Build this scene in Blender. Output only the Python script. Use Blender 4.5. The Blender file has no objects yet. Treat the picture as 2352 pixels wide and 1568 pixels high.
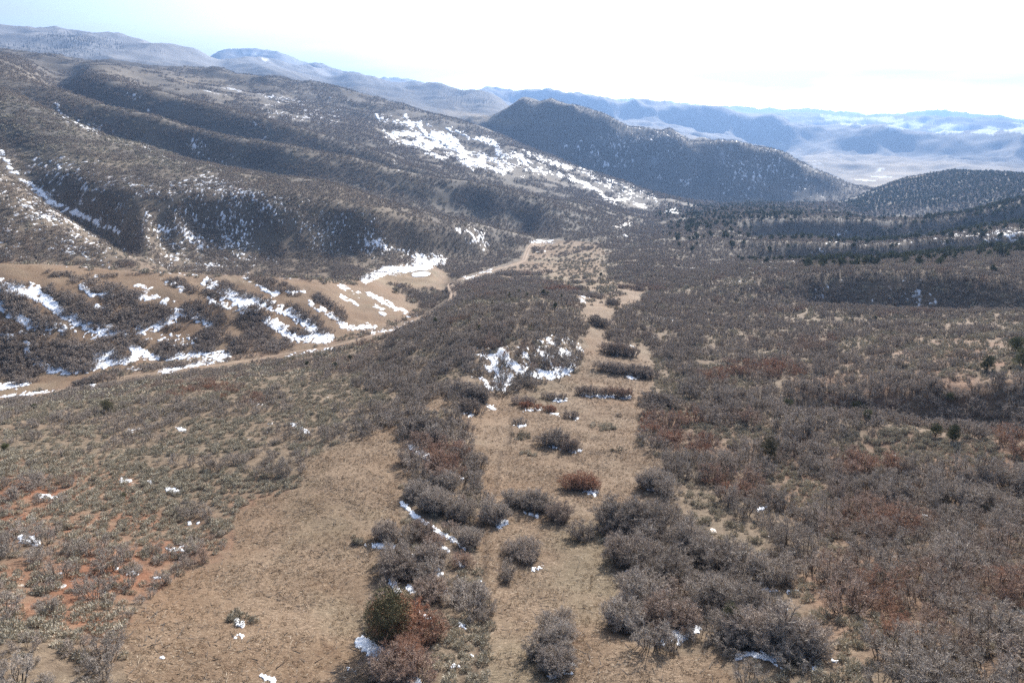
import bpy, math, random
import numpy as np
random.seed(7)
RNG = np.random.default_rng(11)
D = bpy.data
SC = bpy.context.scene
COL = SC.collection

# ------------------------------------------------------------------ camera, sky, sun, exposure
FPX = 1568.0                       # focal length in units of a 2352-wide picture
PITCH = math.radians(18.8)
cam_d = D.cameras.new('camera'); cam = D.objects.new('camera', cam_d); COL.objects.link(cam)
cam_d.sensor_width = 36.0; cam_d.lens = 36.0 * FPX / 2352.0
cam_d.clip_start = 0.5; cam_d.clip_end = 80000.0
cam.location = (0, 0, 0); cam.rotation_euler = (math.radians(90) - PITCH, 0, 0)
SC.camera = cam
SUN_AZ, SUN_EL = math.radians(21.0), math.radians(24.5)
w = D.worlds.new("World"); SC.world = w; w.use_nodes = True
nt = w.node_tree; nt.nodes.clear()
wo = nt.nodes.new('ShaderNodeOutputWorld'); bg = nt.nodes.new('ShaderNodeBackground')
sky = nt.nodes.new('ShaderNodeTexSky'); sky.sky_type = 'NISHITA'; sky.sun_disc = False
sky.sun_elevation = SUN_EL; sky.sun_rotation = SUN_AZ
sky.air_density = 1.0; sky.dust_density = 2.0; sky.ozone_density = 1.0; sky.altitude = 2200
# thin high cloud
tc = nt.nodes.new('ShaderNodeTexCoord'); mp = nt.nodes.new('ShaderNodeMapping')
mp.inputs['Scale'].default_value = (1.0, 1.0, 7.0); mp.inputs['Rotation'].default_value = (0, 0.06, 0)
nz = nt.nodes.new('ShaderNodeTexNoise'); nz.inputs['Scale'].default_value = 2.2; nz.inputs['Detail'].default_value = 5
cr = nt.nodes.new('ShaderNodeMapRange'); cr.inputs['From Min'].default_value = 0.42; cr.inputs['From Max'].default_value = 0.58
cr.inputs['To Min'].default_value = 0.6; cr.inputs['To Max'].default_value = 1.0
cm = nt.nodes.new('ShaderNodeMix'); cm.data_type = 'RGBA'; cm.inputs['B'].default_value = (4.3, 4.45, 4.7, 1)
nt.links.new(tc.outputs['Generated'], mp.inputs['Vector']); nt.links.new(mp.outputs['Vector'], nz.inputs['Vector'])
nt.links.new(nz.outputs['Fac'], cr.inputs['Value'])
sx = nt.nodes.new('ShaderNodeSeparateXYZ'); nt.links.new(tc.outputs['Generated'], sx.inputs[0])      # the cloud sheet ends overhead; behind us the sky is clear
mr = nt.nodes.new('ShaderNodeMapRange'); mr.inputs['From Min'].default_value = 0.15; mr.inputs['From Max'].default_value = 0.75; nt.links.new(sx.outputs['Y'], mr.inputs['Value'])
mm_ = nt.nodes.new('ShaderNodeMath'); mm_.operation = 'MULTIPLY'; nt.links.new(cr.outputs['Result'], mm_.inputs[0]); nt.links.new(mr.outputs['Result'], mm_.inputs[1])
nt.links.new(mm_.outputs[0], cm.inputs['Factor'])
nt.links.new(sky.outputs['Color'], cm.inputs['A'])
# the thin cloud glows round the sun
dt = nt.nodes.new('ShaderNodeVectorMath'); dt.operation = 'DOT_PRODUCT'; dt.inputs[1].default_value = (math.sin(SUN_AZ) * math.cos(SUN_EL), math.cos(SUN_AZ) * math.cos(SUN_EL), math.sin(SUN_EL))
nt.links.new(tc.outputs['Generated'], dt.inputs[0])
m1 = nt.nodes.new('ShaderNodeMapRange'); m1.inputs['From Min'].default_value = 0.35; m1.inputs['From Max'].default_value = 1.0; m1.inputs['To Min'].default_value = 0.0; m1.inputs['To Max'].default_value = 1.0
nt.links.new(dt.outputs['Value'], m1.inputs['Value'])
m2 = nt.nodes.new('ShaderNodeMath'); m2.operation = 'POWER'; m2.inputs[1].default_value = 2.0; nt.links.new(m1.outputs['Result'], m2.inputs[0])
m3 = nt.nodes.new('ShaderNodeMath'); m3.operation = 'MULTIPLY_ADD'; m3.inputs[1].default_value = 2.6; m3.inputs[2].default_value = 0.66; nt.links.new(m2.outputs[0], m3.inputs[0])
vs_ = nt.nodes.new('ShaderNodeVectorMath'); vs_.operation = 'SCALE'; nt.links.new(cm.outputs['Result'], vs_.inputs[0]); nt.links.new(m3.outputs[0], vs_.inputs['Scale'])
nt.links.new(vs_.outputs[0], bg.inputs['Color'])
bg.inputs['Strength'].default_value = 0.10
nt.links.new(bg.outputs['Background'], wo.inputs['Surface'])
sun_d = D.lights.new('sun', 'SUN'); sun = D.objects.new('sun', sun_d); COL.objects.link(sun)
sun_d.energy = 5.0; sun_d.angle = math.radians(0.53); sun_d.color = (1.0, 0.95, 0.88)
sun.rotation_euler = (math.radians(90) - SUN_EL, 0, math.pi - SUN_AZ)
SC.view_settings.view_transform = 'Standard'; SC.view_settings.look = 'None'
SC.view_settings.gamma = 1.0; SC.view_settings.exposure = 1.28
SC.cycles.volume_bounces = 0; SC.cycles.max_bounces = 5; SC.cycles.diffuse_bounces = 2
SC.cycles.use_denoising = False

# ------------------------------------------------------------------ numpy noise
def _hash(ix, iy, seed):
    h = (ix.astype(np.int64) * 374761393 + iy.astype(np.int64) * 668265263 + seed * 1442695041) & 0x7fffffff
    h = ((h ^ (h >> 13)) * 1274126177) & 0x7fffffff
    h = (h ^ (h >> 16)) & 0xffff
    return h.astype(np.float32) / 65535.0
def vnoise(x, y, seed=0):
    ix = np.floor(x); iy = np.floor(y); fx = (x - ix).astype(np.float32); fy = (y - iy).astype(np.float32)
    fx = fx * fx * (3 - 2 * fx); fy = fy * fy * (3 - 2 * fy)
    a = _hash(ix, iy, seed); b = _hash(ix + 1, iy, seed); c = _hash(ix, iy + 1, seed); d = _hash(ix + 1, iy + 1, seed)
    return (a * (1 - fx) + b * fx) * (1 - fy) + (c * (1 - fx) + d * fx) * fy
def fbm(x, y, seed=0, octv=4):
    s = 0; a = 0.5; n = 0
    for k in range(octv):
        c, q = math.cos(0.7 * k + 0.3), math.sin(0.7 * k + 0.3)
        s = s + a * vnoise((x * c - y * q) * 2 ** k, (x * q + y * c) * 2 ** k, seed + 17 * k); n += a; a *= 0.5
    return s / n

# ------------------------------------------------------------------ pixels of the photograph (2352 wide) <-> directions
cp, sp = math.cos(PITCH), math.sin(PITCH)
def pix_dir(x, y):
    a = (np.asarray(x, float) - 1176) / FPX; b = -(np.asarray(y, float) - 784) / FPX
    dx = a; dy = cp + sp * b; dz = -sp + cp * b
    return np.arctan2(dx, dy), dz / np.hypot(dx, dy)
def project(x, y, z):
    f = y * cp - z * sp; up = y * sp + z * cp
    f = np.maximum(f, 0.1)
    return 1176 + FPX * x / f, 784 - FPX * up / f

# ------------------------------------------------------------------ the lie of the land: crest and valley lines (x, y, distance in metres)
LINES = '''
0,1568,46 400,1568,43 800,1568,40 1176,1568,38 1600,1568,40 2000,1568,43 2352,1568,46
0,1400,58 400,1400,55 800,1400,52 1176,1400,50 1600,1400,52 2000,1400,56 2352,1400,60
0,1220,80 400,1220,76 800,1210,70 1176,1200,70 1600,1200,74 2000,1200,80 2352,1220,84
0,1060,112 300,1040,112 700,1040,97 850,1000,103 1000,980,106 1176,1000,105 1450,1000,108 1700,1020,106 2000,1050,105 2352,1080,104
0,950,160 300,910,165 600,870,168 800,860,160 900,870,150 1000,850,152 1060,870,138 1150,900,133 1300,880,142 1500,900,140
1150,782,162 1210,780,164 1290,770,172 1330,760,190
1150,640,412 1250,640,406 1350,640,398 1395,640,376
1210,606,528 1300,602,525 1395,602,476
1275,560,650 1330,562,640 1395,566,605
900,780,200 1000,760,195 1100,740,190 1180,730,190 1280,730,200
960,735,238 1080,700,240 1200,676,255 1290,690,245 1340,720,220 1420,760,205 1500,780,196
1050,680,325 1200,660,320 1330,672,300 1400,700,262 1500,720,238
0,907,232 200,870,232 400,842,234 600,818,236 740,800,240 860,770,255 980,732,285 1040,690,325 1030,655,370 1130,622,470 1200,600,540 1215,565,640 1270,553,700
0,600,330 150,612,332 300,622,332 450,630,332 600,636,335 750,642,345 860,655,362 930,690,345
0,640,385 300,650,385 600,655,390 780,655,410
870,640,425 960,628,450 1010,615,480
0,385,560 90,455,530 180,520,495 260,565,465 330,600,440 380,618,432
0,415,605 90,480,570 160,525,545 260,580,500 330,606,465
0,375,650 90,440,610 160,505,565 250,560,520
350,588,485 500,600,480 650,604,482 780,605,490 880,590,510 1000,592,545 1100,590,590 1180,575,640
0,330,722 100,385,642 200,415,594 300,432,562 430,440,545 560,432,560 700,445,562 850,478,552 960,508,564 1100,538,606
430,512,527 530,540,516 620,580,500
700,520,525 800,540,530
0,195,980 130,262,900 260,315,840 430,362,780 600,398,700 740,415,660 860,455,630 1000,490,640 1120,515,670 1230,546,700
0,235,1060 130,300,980 260,350,920 430,397,860 600,433,790 740,450,740 860,480,700 1000,512,710 1120,532,730 1230,557,750
0,190,1130 130,258,1040 260,311,975 430,357,925 600,394,858 740,411,815 860,446,795 1000,481,790 1120,510,800
0,150,1230 99,194,1165 238,236,1062 370,270,1002 510,311,948 646,334,915 790,355,895 900,385,880 1050,412,880 1200,440,890 1330,472,900 1430,497,920 1500,512,940
99,222,1300 238,272,1190 370,308,1120 510,347,1060 646,368,1010 790,388,985 1050,438,965 1300,484,970
238,228,1240 370,262,1165 510,302,1105 646,326,1062 790,348,1035 900,377,1000 1050,405,1000
180,163,1380 300,199,1270 420,221,1215 560,257,1150 700,299,1105 860,344,1068 940,382,1040 1050,405,1030
300,218,1430 420,241,1360 560,276,1290 700,316,1230 860,357,1170
300,188,1560 420,208,1500 560,240,1420 700,280,1340 850,325,1250 950,365,1180 1100,385,1180 1250,425,1180 1400,465,1150 1520,492,1150
400,185,1800 600,215,1750 800,262,1650 900,300,1550 1000,335,1480 1150,370,1400
0,121,2300 160,139,2300 330,151,2250 480,160,2200 640,184,2150 800,209,2050 940,240,1950 1060,281,1850 1130,302,1800 1300,372,1650 1400,406,1560 1500,441,1480 1600,466,1420 1650,474,1400
0,160,3400 330,190,3100 640,225,2800 940,285,2500 1130,340,2150 1300,410,1830 1500,470,1640
0,110,4000 250,130,3900 500,160,3900
0,62,5000 140,72,4900 260,85,4800 380,100,4800 480,128,4700
0,90,6500 300,110,6200 480,150,5700
483,147,5300 540,134,5300 610,133,5200 680,150,5100 730,172,5000 770,195,4800
500,150,6500 700,180,6500
483,122,8200 540,116,8200 590,114,8200 640,124,8100 680,142,8000 715,150,8000 742,145,8000 762,158,7900 790,176,7900
768,182,5700 795,172,5600 815,168,5600 850,178,5500 880,192,5300 925,200,5200 950,190,5100 985,185,5000 1050,198,4800 1110,215,4600 1150,230,4500 1172,246,4300
850,200,6700 1000,205,6500 1110,235,6000
860,184,9500 900,181,9500 950,188,9500 1000,195,9500
950,240,3900 1050,258,3600 1130,262,3400
1060,276,2450 1100,266,2400 1140,252,2350 1180,232,2320 1212,217,2300 1240,223,2290 1270,224,2280 1300,240,2270 1340,254,2260 1390,262,2240 1450,276,2230 1540,305,2220 1580,312,2210 1620,313,2200 1700,325,2150 1760,338,2130 1850,382,2100 1930,419,2060 1990,441,2000
1700,400,1960 1780,425,1930
1200,345,2000 1400,430,1900 1560,462,1850 1700,469,1830 1850,469,1830 1950,466,1850
1100,290,3000 1215,270,2900 1450,300,2800 1700,352,2700 1850,410,2500 1960,445,2350
1090,200,8000 1180,212,7900 1240,208,7600 1262,204,7600 1300,214,7500 1380,219,7300 1450,232,7200 1560,243,7000 1640,249,7000 1720,260,6900 1770,269,6800 1850,285,6600 1950,290,6400 2030,292,6300 2080,302,6200 2200,312,6100 2352,306,6000
1150,245,7400 1300,260,7000 1500,285,6600 1650,310,6450 1800,335,6250 1900,345,6000 2050,355,5700 2200,362,5500 2352,375,5300
1850,362,4900 2000,375,4600 2150,380,4400 2352,390,4200
1900,400,3900 2000,410,3700 2100,408,3700 2200,405,3600 2352,405,3600
1990,432,3000 2150,430,2800 2352,425,2700
1180,230,9500 1500,262,9000 1800,290,8500 2100,318,8200 2352,320,8000
1700,262,10500 1760,262,10300 1820,262,10200 1950,267,10000 2100,271,9900 2200,269,9800 2280,276,9700 2352,281,9600
1300,240,12500 1700,272,12500 2000,285,12500 2352,298,12500
1200,218,16000 1350,227,16000 1500,237,16000 1700,250,16000 1850,258,16000 2100,272,16000 2352,288,16000
0,140,12000 300,160,12000 600,180,12000 900,200,12000
0,150,16000 300,170,16000 600,185,16000 900,205,16000
1600,930,128 1800,958,123 2000,962,124 2150,988,120 2352,1008,116
1800,965,140 2000,980,142 2150,1005,138 2352,1030,134
1700,905,145 1900,905,152 2100,895,151 2352,868,156
1500,830,172 1750,830,180 2000,800,200 2352,780,205
1520,760,212 1750,760,230 2000,755,240 2352,750,240
1460,692,288 1560,688,296 1700,700,295 1850,705,295 2000,711,292 2200,715,288 2352,719,280
1850,722,308 2000,728,306 2200,733,303 2352,738,296
1520,670,330 1620,640,350 1720,632,345 1850,628,341 2000,622,341 2100,625,337 2352,640,328
1400,640,372 1500,612,440 1600,604,500 1700,600,510 1850,598,515 2000,594,525 2150,585,540 2352,566,560
1700,607,535 1850,605,538 2000,601,548 2150,593,562 2352,575,585
1400,600,480 1480,575,550 1550,562,600 1700,555,592 1850,556,572 2000,558,575 2150,550,590 2352,528,612
1400,560,640 1500,548,760
1700,548,745 1850,545,765 2000,548,775 2150,538,790 2352,512,830
1700,556,770 1850,558,778 2000,560,785 2150,552,800 2352,528,860
1440,530,850 1500,515,900 1600,505,860 1700,500,840 1850,504,818 2000,505,822 2100,506,835 2200,494,850 2352,455,920
1550,490,1120 1700,478,1180 1850,484,1150 1950,490,1100
1950,500,1250 2100,520,1200 2352,480,1300
1600,478,1350 1700,470,1450 1850,470,1450 1940,468,1500 2100,460,1480 2352,440,1450
1940,464,1750 2000,441,1760 2050,421,1800 2120,403,1850 2190,394,1850 2270,398,1800 2352,402,1780
2000,460,2300 2100,430,2400 2352,430,2400
'''
UMAX = 0.84
V0, V1 = math.log(8.0), math.log(17500.0)
GU, GV = 520, 900
gu = np.linspace(-UMAX, UMAX, GU); gv = np.linspace(V0, V1, GV)
SEG = []
for ln in LINES.strip().splitlines():
    pts = np.array([tuple(map(float, q.split(','))) for q in ln.split()])
    lu, lt = pix_dir(pts[:, 0], pts[:, 1]); lv = np.log(pts[:, 2])
    if pts[0, 0] <= 0: lu = np.r_[-1.0, lu]; lt = np.r_[lt[0], lt]; lv = np.r_[lv[0], lv]
    if pts[-1, 0] >= 2352: lu = np.r_[lu, 1.0]; lt = np.r_[lt, lt[-1]]; lv = np.r_[lv, lv[-1]]
    SEG += list(zip(lu, lt, lv, lu[1:], lt[1:], lv[1:]))
def pchip(x, y, q_):
    h = np.diff(x); d = np.diff(y) / h; m = np.zeros(len(x))
    ok = d[:-1] * d[1:] > 0; w1 = 2 * h[1:] + h[:-1]; w2 = h[1:] + 2 * h[:-1]
    m[1:-1][ok] = (w1 + w2)[ok] / (w1[ok] / d[:-1][ok] + w2[ok] / d[1:][ok]); m[0], m[-1] = d[0], d[-1]
    i = np.clip(np.searchsorted(x, q_) - 1, 0, len(h) - 1); f = (q_ - x[i]) / h[i]
    f = np.clip(f, 0, 1)
    return (1 + 2 * f) * (1 - f) ** 2 * y[i] + f * (1 - f) ** 2 * h[i] * m[i] + f * f * (3 - 2 * f) * y[i + 1] + f * f * (f - 1) * h[i] * m[i + 1]
T = np.zeros((GU, GV))
for i, u0 in enumerate(gu):
    K = [(lv0 + (lv1 - lv0) * f, lt0 + (lt1 - lt0) * f) for lu0, lt0, lv0, lu1, lt1, lv1 in SEG if lu1 != lu0 for f in ((u0 - lu0) / (lu1 - lu0),) if 0 <= f < 1]
    K += [(math.log(8), -4.6), (math.log(22), -1.66), (math.log(17600), -0.004)]; K.sort(); Q = []
    for v, t in K:
        if Q and v - Q[-1][0] < .016: Q[-1] = ((Q[-1][0] + v) / 2, (Q[-1][1] + t) / 2)
        else: Q.append((v, t))
    Q = np.array(Q); T[i] = pchip(Q[:, 0], Q[:, 1], gv)
def gblur(a, s, ax):
    n = int(3 * s); k = np.exp(-np.arange(-n, n + 1) ** 2 / (2 * s * s)); k /= k.sum(); p = np.pad(a, [(n, n) if q == ax else (0, 0) for q in (0, 1)], 'edge')
    return sum(k[i] * (p[i:i + a.shape[0]] if ax == 0 else p[:, i:i + a.shape[1]]) for i in range(2 * n + 1))
T = gblur(gblur(T, 3.2, 0), 0.8, 1)
def bil(G, fu, fv):
    fu = np.clip(fu, 0, G.shape[0] - 1.001); fv = np.clip(fv, 0, G.shape[1] - 1.001)
    i = fu.astype(int); j = fv.astype(int); a = fu - i; b = fv - j
    return (G[i, j] * (1 - a) + G[i + 1, j] * a) * (1 - b) + (G[i, j + 1] * (1 - a) + G[i + 1, j + 1] * a) * b
def relief(x, y, r):
    """fractal relief, coarse octaves only where the land is far"""
    z = np.zeros_like(r)
    for k, (lam, amp) in enumerate(((2.5, .05), (6, .045), (16, .045), (45, .045), (130, .055), (380, .085), (1100, .09))):
        wgt = np.clip((r / lam - 8.0) / 8.0, 0, 1)
        n = vnoise(x / lam + 31.7 * k, y / lam - 11.3 * k, 5 + k) - 0.5
        if lam > 100: n = 0.3 - np.abs(n) * 1.6
        z += n * lam * amp * 2 * wgt
    wf = np.clip((r - 3600) / 1500, 0, 1)
    z += wf * (0.35 - np.abs(fbm(x / 520, y / 900, 201, 4) - .5) * 4.2) * 62
    w2 = np.clip((r - 1850) / 250, 0, 1) * (1 - np.clip((r - 2700) / 500, 0, 1))
    z += w2 * (0.40 - np.abs(fbm(x / 190, y / 330, 211, 4) - .5) * 4.0) * 24
    return z
NU, NV = 1330, 1000
cu = np.linspace(-UMAX, UMAX, NU); cv = np.linspace(V0, V1, NV)
UU, VV = np.meshgrid(cu, cv, indexing='ij')
RR = np.exp(VV); XX = RR * np.sin(UU); YY = RR * np.cos(UU)
TT = bil(T, (UU + UMAX) / (2 * UMAX) * (GU - 1), (VV - V0) / (V1 - V0) * (GV - 1))
ZZ = TT * RR + relief(XX, YY, RR)
TF = ZZ / RR
def height(x, y):
    r = np.hypot(x, y); u = np.arctan2(x, y)
    return bil(ZZ, (u + UMAX) / (2 * UMAX) * (NU - 1), (np.log(np.maximum(r, 8.)) - V0) / (V1 - V0) * (NV - 1))
TMAX = np.maximum.accumulate(TF, axis=1)
def visible(x, y, slack=0.004):
    r = np.hypot(x, y); u = np.arctan2(x, y)
    fu = (u + UMAX) / (2 * UMAX) * (NU - 1); fv = (np.log(r) - V0) / (V1 - V0) * (NV - 1)
    return bil(TF, fu, fv) + 3.0 / r > bil(TMAX, fu, fv) - slack
def at(px, py):
    """the point of the land seen at a pixel"""
    u, t = pix_dir(px, py); u = np.atleast_1d(u); t = np.atleast_1d(t)
    i = np.clip(np.round((u + UMAX) / (2 * UMAX) * (NU - 1)).astype(int), 0, NU - 1)
    out = []
    for a, b, uu in zip(i, t, u):
        col = TMAX[a]; j = int(np.searchsorted(col, b)); j = min(max(j, 1), NV - 1)
        f = (b - col[j - 1]) / max(col[j] - col[j - 1], 1e-9); v = cv[j - 1] + (cv[1] - cv[0]) * min(max(f, 0), 1)
        r = math.exp(v); out.append((r * math.sin(uu), r * math.cos(uu)))
    out = np.array(out)
    return np.c_[out, height(out[:, 0], out[:, 1])]

POND = at([966], [630])[0]      # a flat place for the stock pond
pd_ = np.hypot((XX - POND[0]) , (YY - POND[1]) / 1.7); pw = np.clip((11 - pd_) / 5, 0, 1) * (RR < 700); pw = pw * pw * (3 - 2 * pw)
ZZ = ZZ * (1 - pw) + POND[2] * pw; TF = ZZ / RR; TMAX = np.maximum.accumulate(TF, axis=1)
# ------------------------------------------------------------------ where what grows or lies, drawn on the land seen in the photograph
MW, MH = 1176, 784
gx, gy = np.meshgrid(np.arange(MW) * 2 + 1.0, np.arange(MH) * 2 + 1.0)
def blur(m, s):
    n = int(s * 2) + 1; k = np.exp(-np.arange(-n, n + 1) ** 2 / (2 * s * s)); k /= k.sum()
    p = np.pad(m, ((n, n), (n, n)), 'edge')
    p = sum(k[i] * p[:, i:i + m.shape[1]] for i in range(2 * n + 1))
    return sum(k[i] * p[i:i + m.shape[0], :] for i in range(2 * n + 1))
def C(s, crop=None):
    pts = [tuple(map(float, q.split(','))) for q in s.split()]
    if crop is not None:
        ox, oy = CROP[crop]; pts = [((ox + p[0] * .3698) * .91875, (oy + p[1] * .3698) * .91875) + p[2:] for p in pts]
    return pts
CROP = {1: (0, 0), 2: (850, 100), 3: (1700, 200), 4: (0, 560), 5: (850, 560), 6: (1700, 560), 7: (0, 1127), 8: (850, 1127), 9: (1700, 1127)}
def poly(m, s, val=1.0, crop=None):
    pts = C(s, crop); ys = [p[1] for p in pts]; xs = [p[0] for p in pts]
    x0, x1 = max(0, int(min(xs) / 2) - 1), min(MW, int(max(xs) / 2) + 2); y0, y1 = max(0, int(min(ys) / 2) - 1), min(MH, int(max(ys) / 2) + 2)
    X = gx[y0:y1, x0:x1]; Y = gy[y0:y1, x0:x1]; ins = np.zeros(X.shape, bool)
    for (ax, ay), (bx, by) in zip(pts, pts[1:] + pts[:1]):
        if ay == by: continue
        ins ^= ((ay > Y) != (by > Y)) & (X < (bx - ax) * (Y - ay) / (by - ay) + ax)
    m[y0:y1, x0:x1][ins] = val
def stroke(m, s, wd, val=1.0, crop=None):
    pts = C(s, crop); k = 0.3398 if crop else 1.0; wd = wd * k * 0.5
    for (ax, ay), (bx, by) in zip(pts, pts[1:]):
        x0, x1 = max(0, int((min(ax, bx) - wd) / 2)), min(MW, int((max(ax, bx) + wd) / 2) + 2)
        y0, y1 = max(0, int((min(ay, by) - wd) / 2)), min(MH, int((max(ay, by) + wd) / 2) + 2)
        X = gx[y0:y1, x0:x1]; Y = gy[y0:y1, x0:x1]
        l = max((bx - ax) ** 2 + (by - ay) ** 2, 1e-6); f = np.clip(((X - ax) * (bx - ax) + (Y - ay) * (by - ay)) / l, 0, 1)
        d = np.hypot(X - ax - f * (bx - ax), Y - ay - f * (by - ay))
        sub = m[y0:y1, x0:x1]; sub[d < wd] = np.maximum(sub[d < wd], val) if val > 0 else 0
def new(v=0.0): return np.full((MH, MW), v, np.float32)
def look(m, x, y, z, warp=0.0, seed=3):
    px, py = project(x, y, z)
    if warp:
        r = np.hypot(x, y); s = r * 0.03
        lam = np.exp2(np.round(np.log2(np.maximum(s, 1))))
        px = px + warp * (fbm(x / lam, y / lam, seed, 3) - .5) * 2; py = py + warp * 0.6 * (fbm(x / lam + 50, y / lam, seed + 1, 3) - .5) * 2
    px = np.clip(px / 2, 0, MW - 1.01); py = np.clip(py / 2, 0, MH - 1.01)
    i = py.astype(int); j = px.astype(int)
    return m[i, j]

# mown or grazed open ground
clear = new(); clear2 = new()
poly(clear, '1045,868 1000,905 930,960 820,1010 700,1055 690,1075 700,1120 590,1150 530,1190 540,1250 500,1300 390,1330 330,1400 260,1470 300,1568 840,1568 860,1500 840,1400 880,1300 930,1200 910,1130 960,1090 930,1040 920,980 960,940 1035,950 1030,890 1070,865')
poly(clear, '1060,870 1150,905 1260,880 1330,850 1345,760 1335,690 1380,680 1410,700 1400,780 1490,790 1500,900 1470,950 1470,1020 1550,1090 1480,1150 1400,1190 1380,1230 1420,1330 1390,1440 1500,1500 1650,1500 1690,1568 1120,1568 1130,1400 1090,1250 1110,1110 1090,1040 1060,960')
poly(clear, '1215,556 1290,552 1400,566 1385,600 1400,640 1500,665 1460,700 1400,720 1340,700 1300,670 1240,640 1130,645 1150,620 1200,600')
poly(clear, '0,600 300,622 600,640 860,650 940,690 975,715 880,750 700,800 500,825 300,835 170,880 0,920')
poly(clear, '840,640 940,610 1010,608 1040,640 1035,680 960,660 860,655')
poly(clear2, '880,272 960,270 1100,315 1240,375 1330,395 1400,420 1480,450 1560,490 1500,488 1380,455 1280,420 1200,408 1100,390 900,320')
poly(clear, '1690,456 1745,458 1770,463 1700,468 1670,463')
CLEAR = blur(clear, 1.5); CLSOFT = blur(clear, 6)
S0 = new(); poly(S0, '0,600 300,622 600,640 860,650 940,690 975,715 880,750 700,800 500,825 300,835 170,880 0,920'); S0 = blur(S0, 2)
# snow
snow = new()
for s, wd, v in (('0,540 60,600 180,660 300,690 420,705', 62, 1), ('0,420 100,440 230,470 330,520 400,600 520,660 650,700 830,740', 84, 1), ('170,800 190,870 250,930 340,985 450,1000 600,965 900,912', 54, 1),
                 ('660,890 760,880 830,920', 80, 1), ('850,800 930,870 1050,905 1200,895 1400,875 1550,880', 54, 1), ('930,720 1060,690 1170,640 1200,600 1300,620 1420,680', 62, 1),
                 ('550,430 620,480 750,470', 36, 1), ('1400,400 1500,440 1560,490 1700,520 1850,560 1980,600 2060,660 2140,720 2220,770', 76, 1), ('1800,660 1900,700 1960,770 2100,770 2200,780', 70, 1),
                 ('1660,370 1740,410 1850,470', 32, 1), ('1870,460 2050,460', 20, 1), ('2080,530 2200,590 2325,680', 38, 1), ('0,1100 180,1080', 44, 1), ('0,740 80,760', 34, 1), ('0,1175 150,1155 400,1120', 15, 1),
                 ('1080,1000 1250,960 1400,930 1540,900', 28, .9), ('1930,890 2250,835', 16, 1), ('650,550 780,600', 30, .8), ('1430,500 1600,560 1720,600', 70, .6), ('150,740 500,725 700,770', 70, .5),
                 ('1000,760 1300,790', 80, .55), ('200,400 270,430', 30, .9), ('900,420 1020,430', 30, .7), ('960,480 1150,520', 60, .6), ('880,980 960,985', 20, .9), ('360,345 420,352', 14, 1), ('620,350 700,352', 12, 1), ('600,1100 690,1095', 20, 1),
                 ('1100,380 1230,430', 40, .8), ('870,1395 950,1385', 16, .9), ('1190,1375 1250,1400', 22, .9), ('1960,1350 2080,1400', 24, 1), ('1690,1215 1800,1225', 12, .9)):
    stroke(snow, s, wd, v, 4)
for s, wd, v in (('0,420 130,480', 26, 1), ('0,490 120,545', 26, 1), ('180,460 280,520 440,590', 26, 1), ('240,560 300,610', 40, .9), ('0,690 100,705 230,690', 34, 1), ('170,375 300,320 420,310 560,290 610,270', 56, 1), ('520,230 600,265 700,245', 50, .9),
                 ('1290,120 1450,118', 16, 1), ('1300,180 1380,188', 12, 1), ('830,375 1030,315', 14, .9), ('1030,900 1040,960', 60, .85), ('1090,870 1180,960 1260,1010 1400,1020 1530,1000 1570,960', 60, 1), ('1070,1010 1140,1040 1110,1080 1060,1060', 60, .95),
                 ('1230,850 1280,920', 30, .9), ('1320,830 1360,880', 30, .9), ('1400,780 1500,850 1600,895', 34, 1), ('1380,880 1440,960 1500,990', 40, .9), ('960,1040 1010,1110 1100,1120', 28, .9), ('990,980 1010,990', 50, .9),
                 ('1630,1145 1750,1165 1960,1170', 20, 1), ('1440,1190 1525,1192', 18, 1), ('1250,1255 1370,1255', 16, 1), ('1400,1278 1490,1282', 12, 1), ('1560,1310 1610,1310', 14, 1), ('1180,1358 1265,1358', 14, 1),
                 ('460,1490 520,1530 590,1568', 34, 1), ('620,1440 660,1460', 34, .9), ('1400,1508 1480,1512', 18, 1), ('1560,1532 1630,1530', 14, 1), ('1860,882 2000,882', 12, 1), ('1940,1042 2010,1042 2080,1015', 14, 1), ('2080,985 2145,987', 14, 1),
                 ('1940,828 2000,830', 14, 1), ('1590,505 1650,520', 30, .7), ('1640,495 1720,492', 12, 1), ('1830,473 1910,475', 10, 1), ('2060,765 2140,765', 14, 1), ('2060,645 2260,650', 12, .9), ('1790,770 1830,770', 14, 1), ('820,1280 890,1290', 18, .9), ('1000,1235 1040,1245', 24, .9),
                 ('1550,780 1650,860', 16, .7), ('450,620 520,625', 14, .9), ('200,745 360,710 570,635', 14, .8)):
    stroke(snow, s, wd, v, 5)
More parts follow.
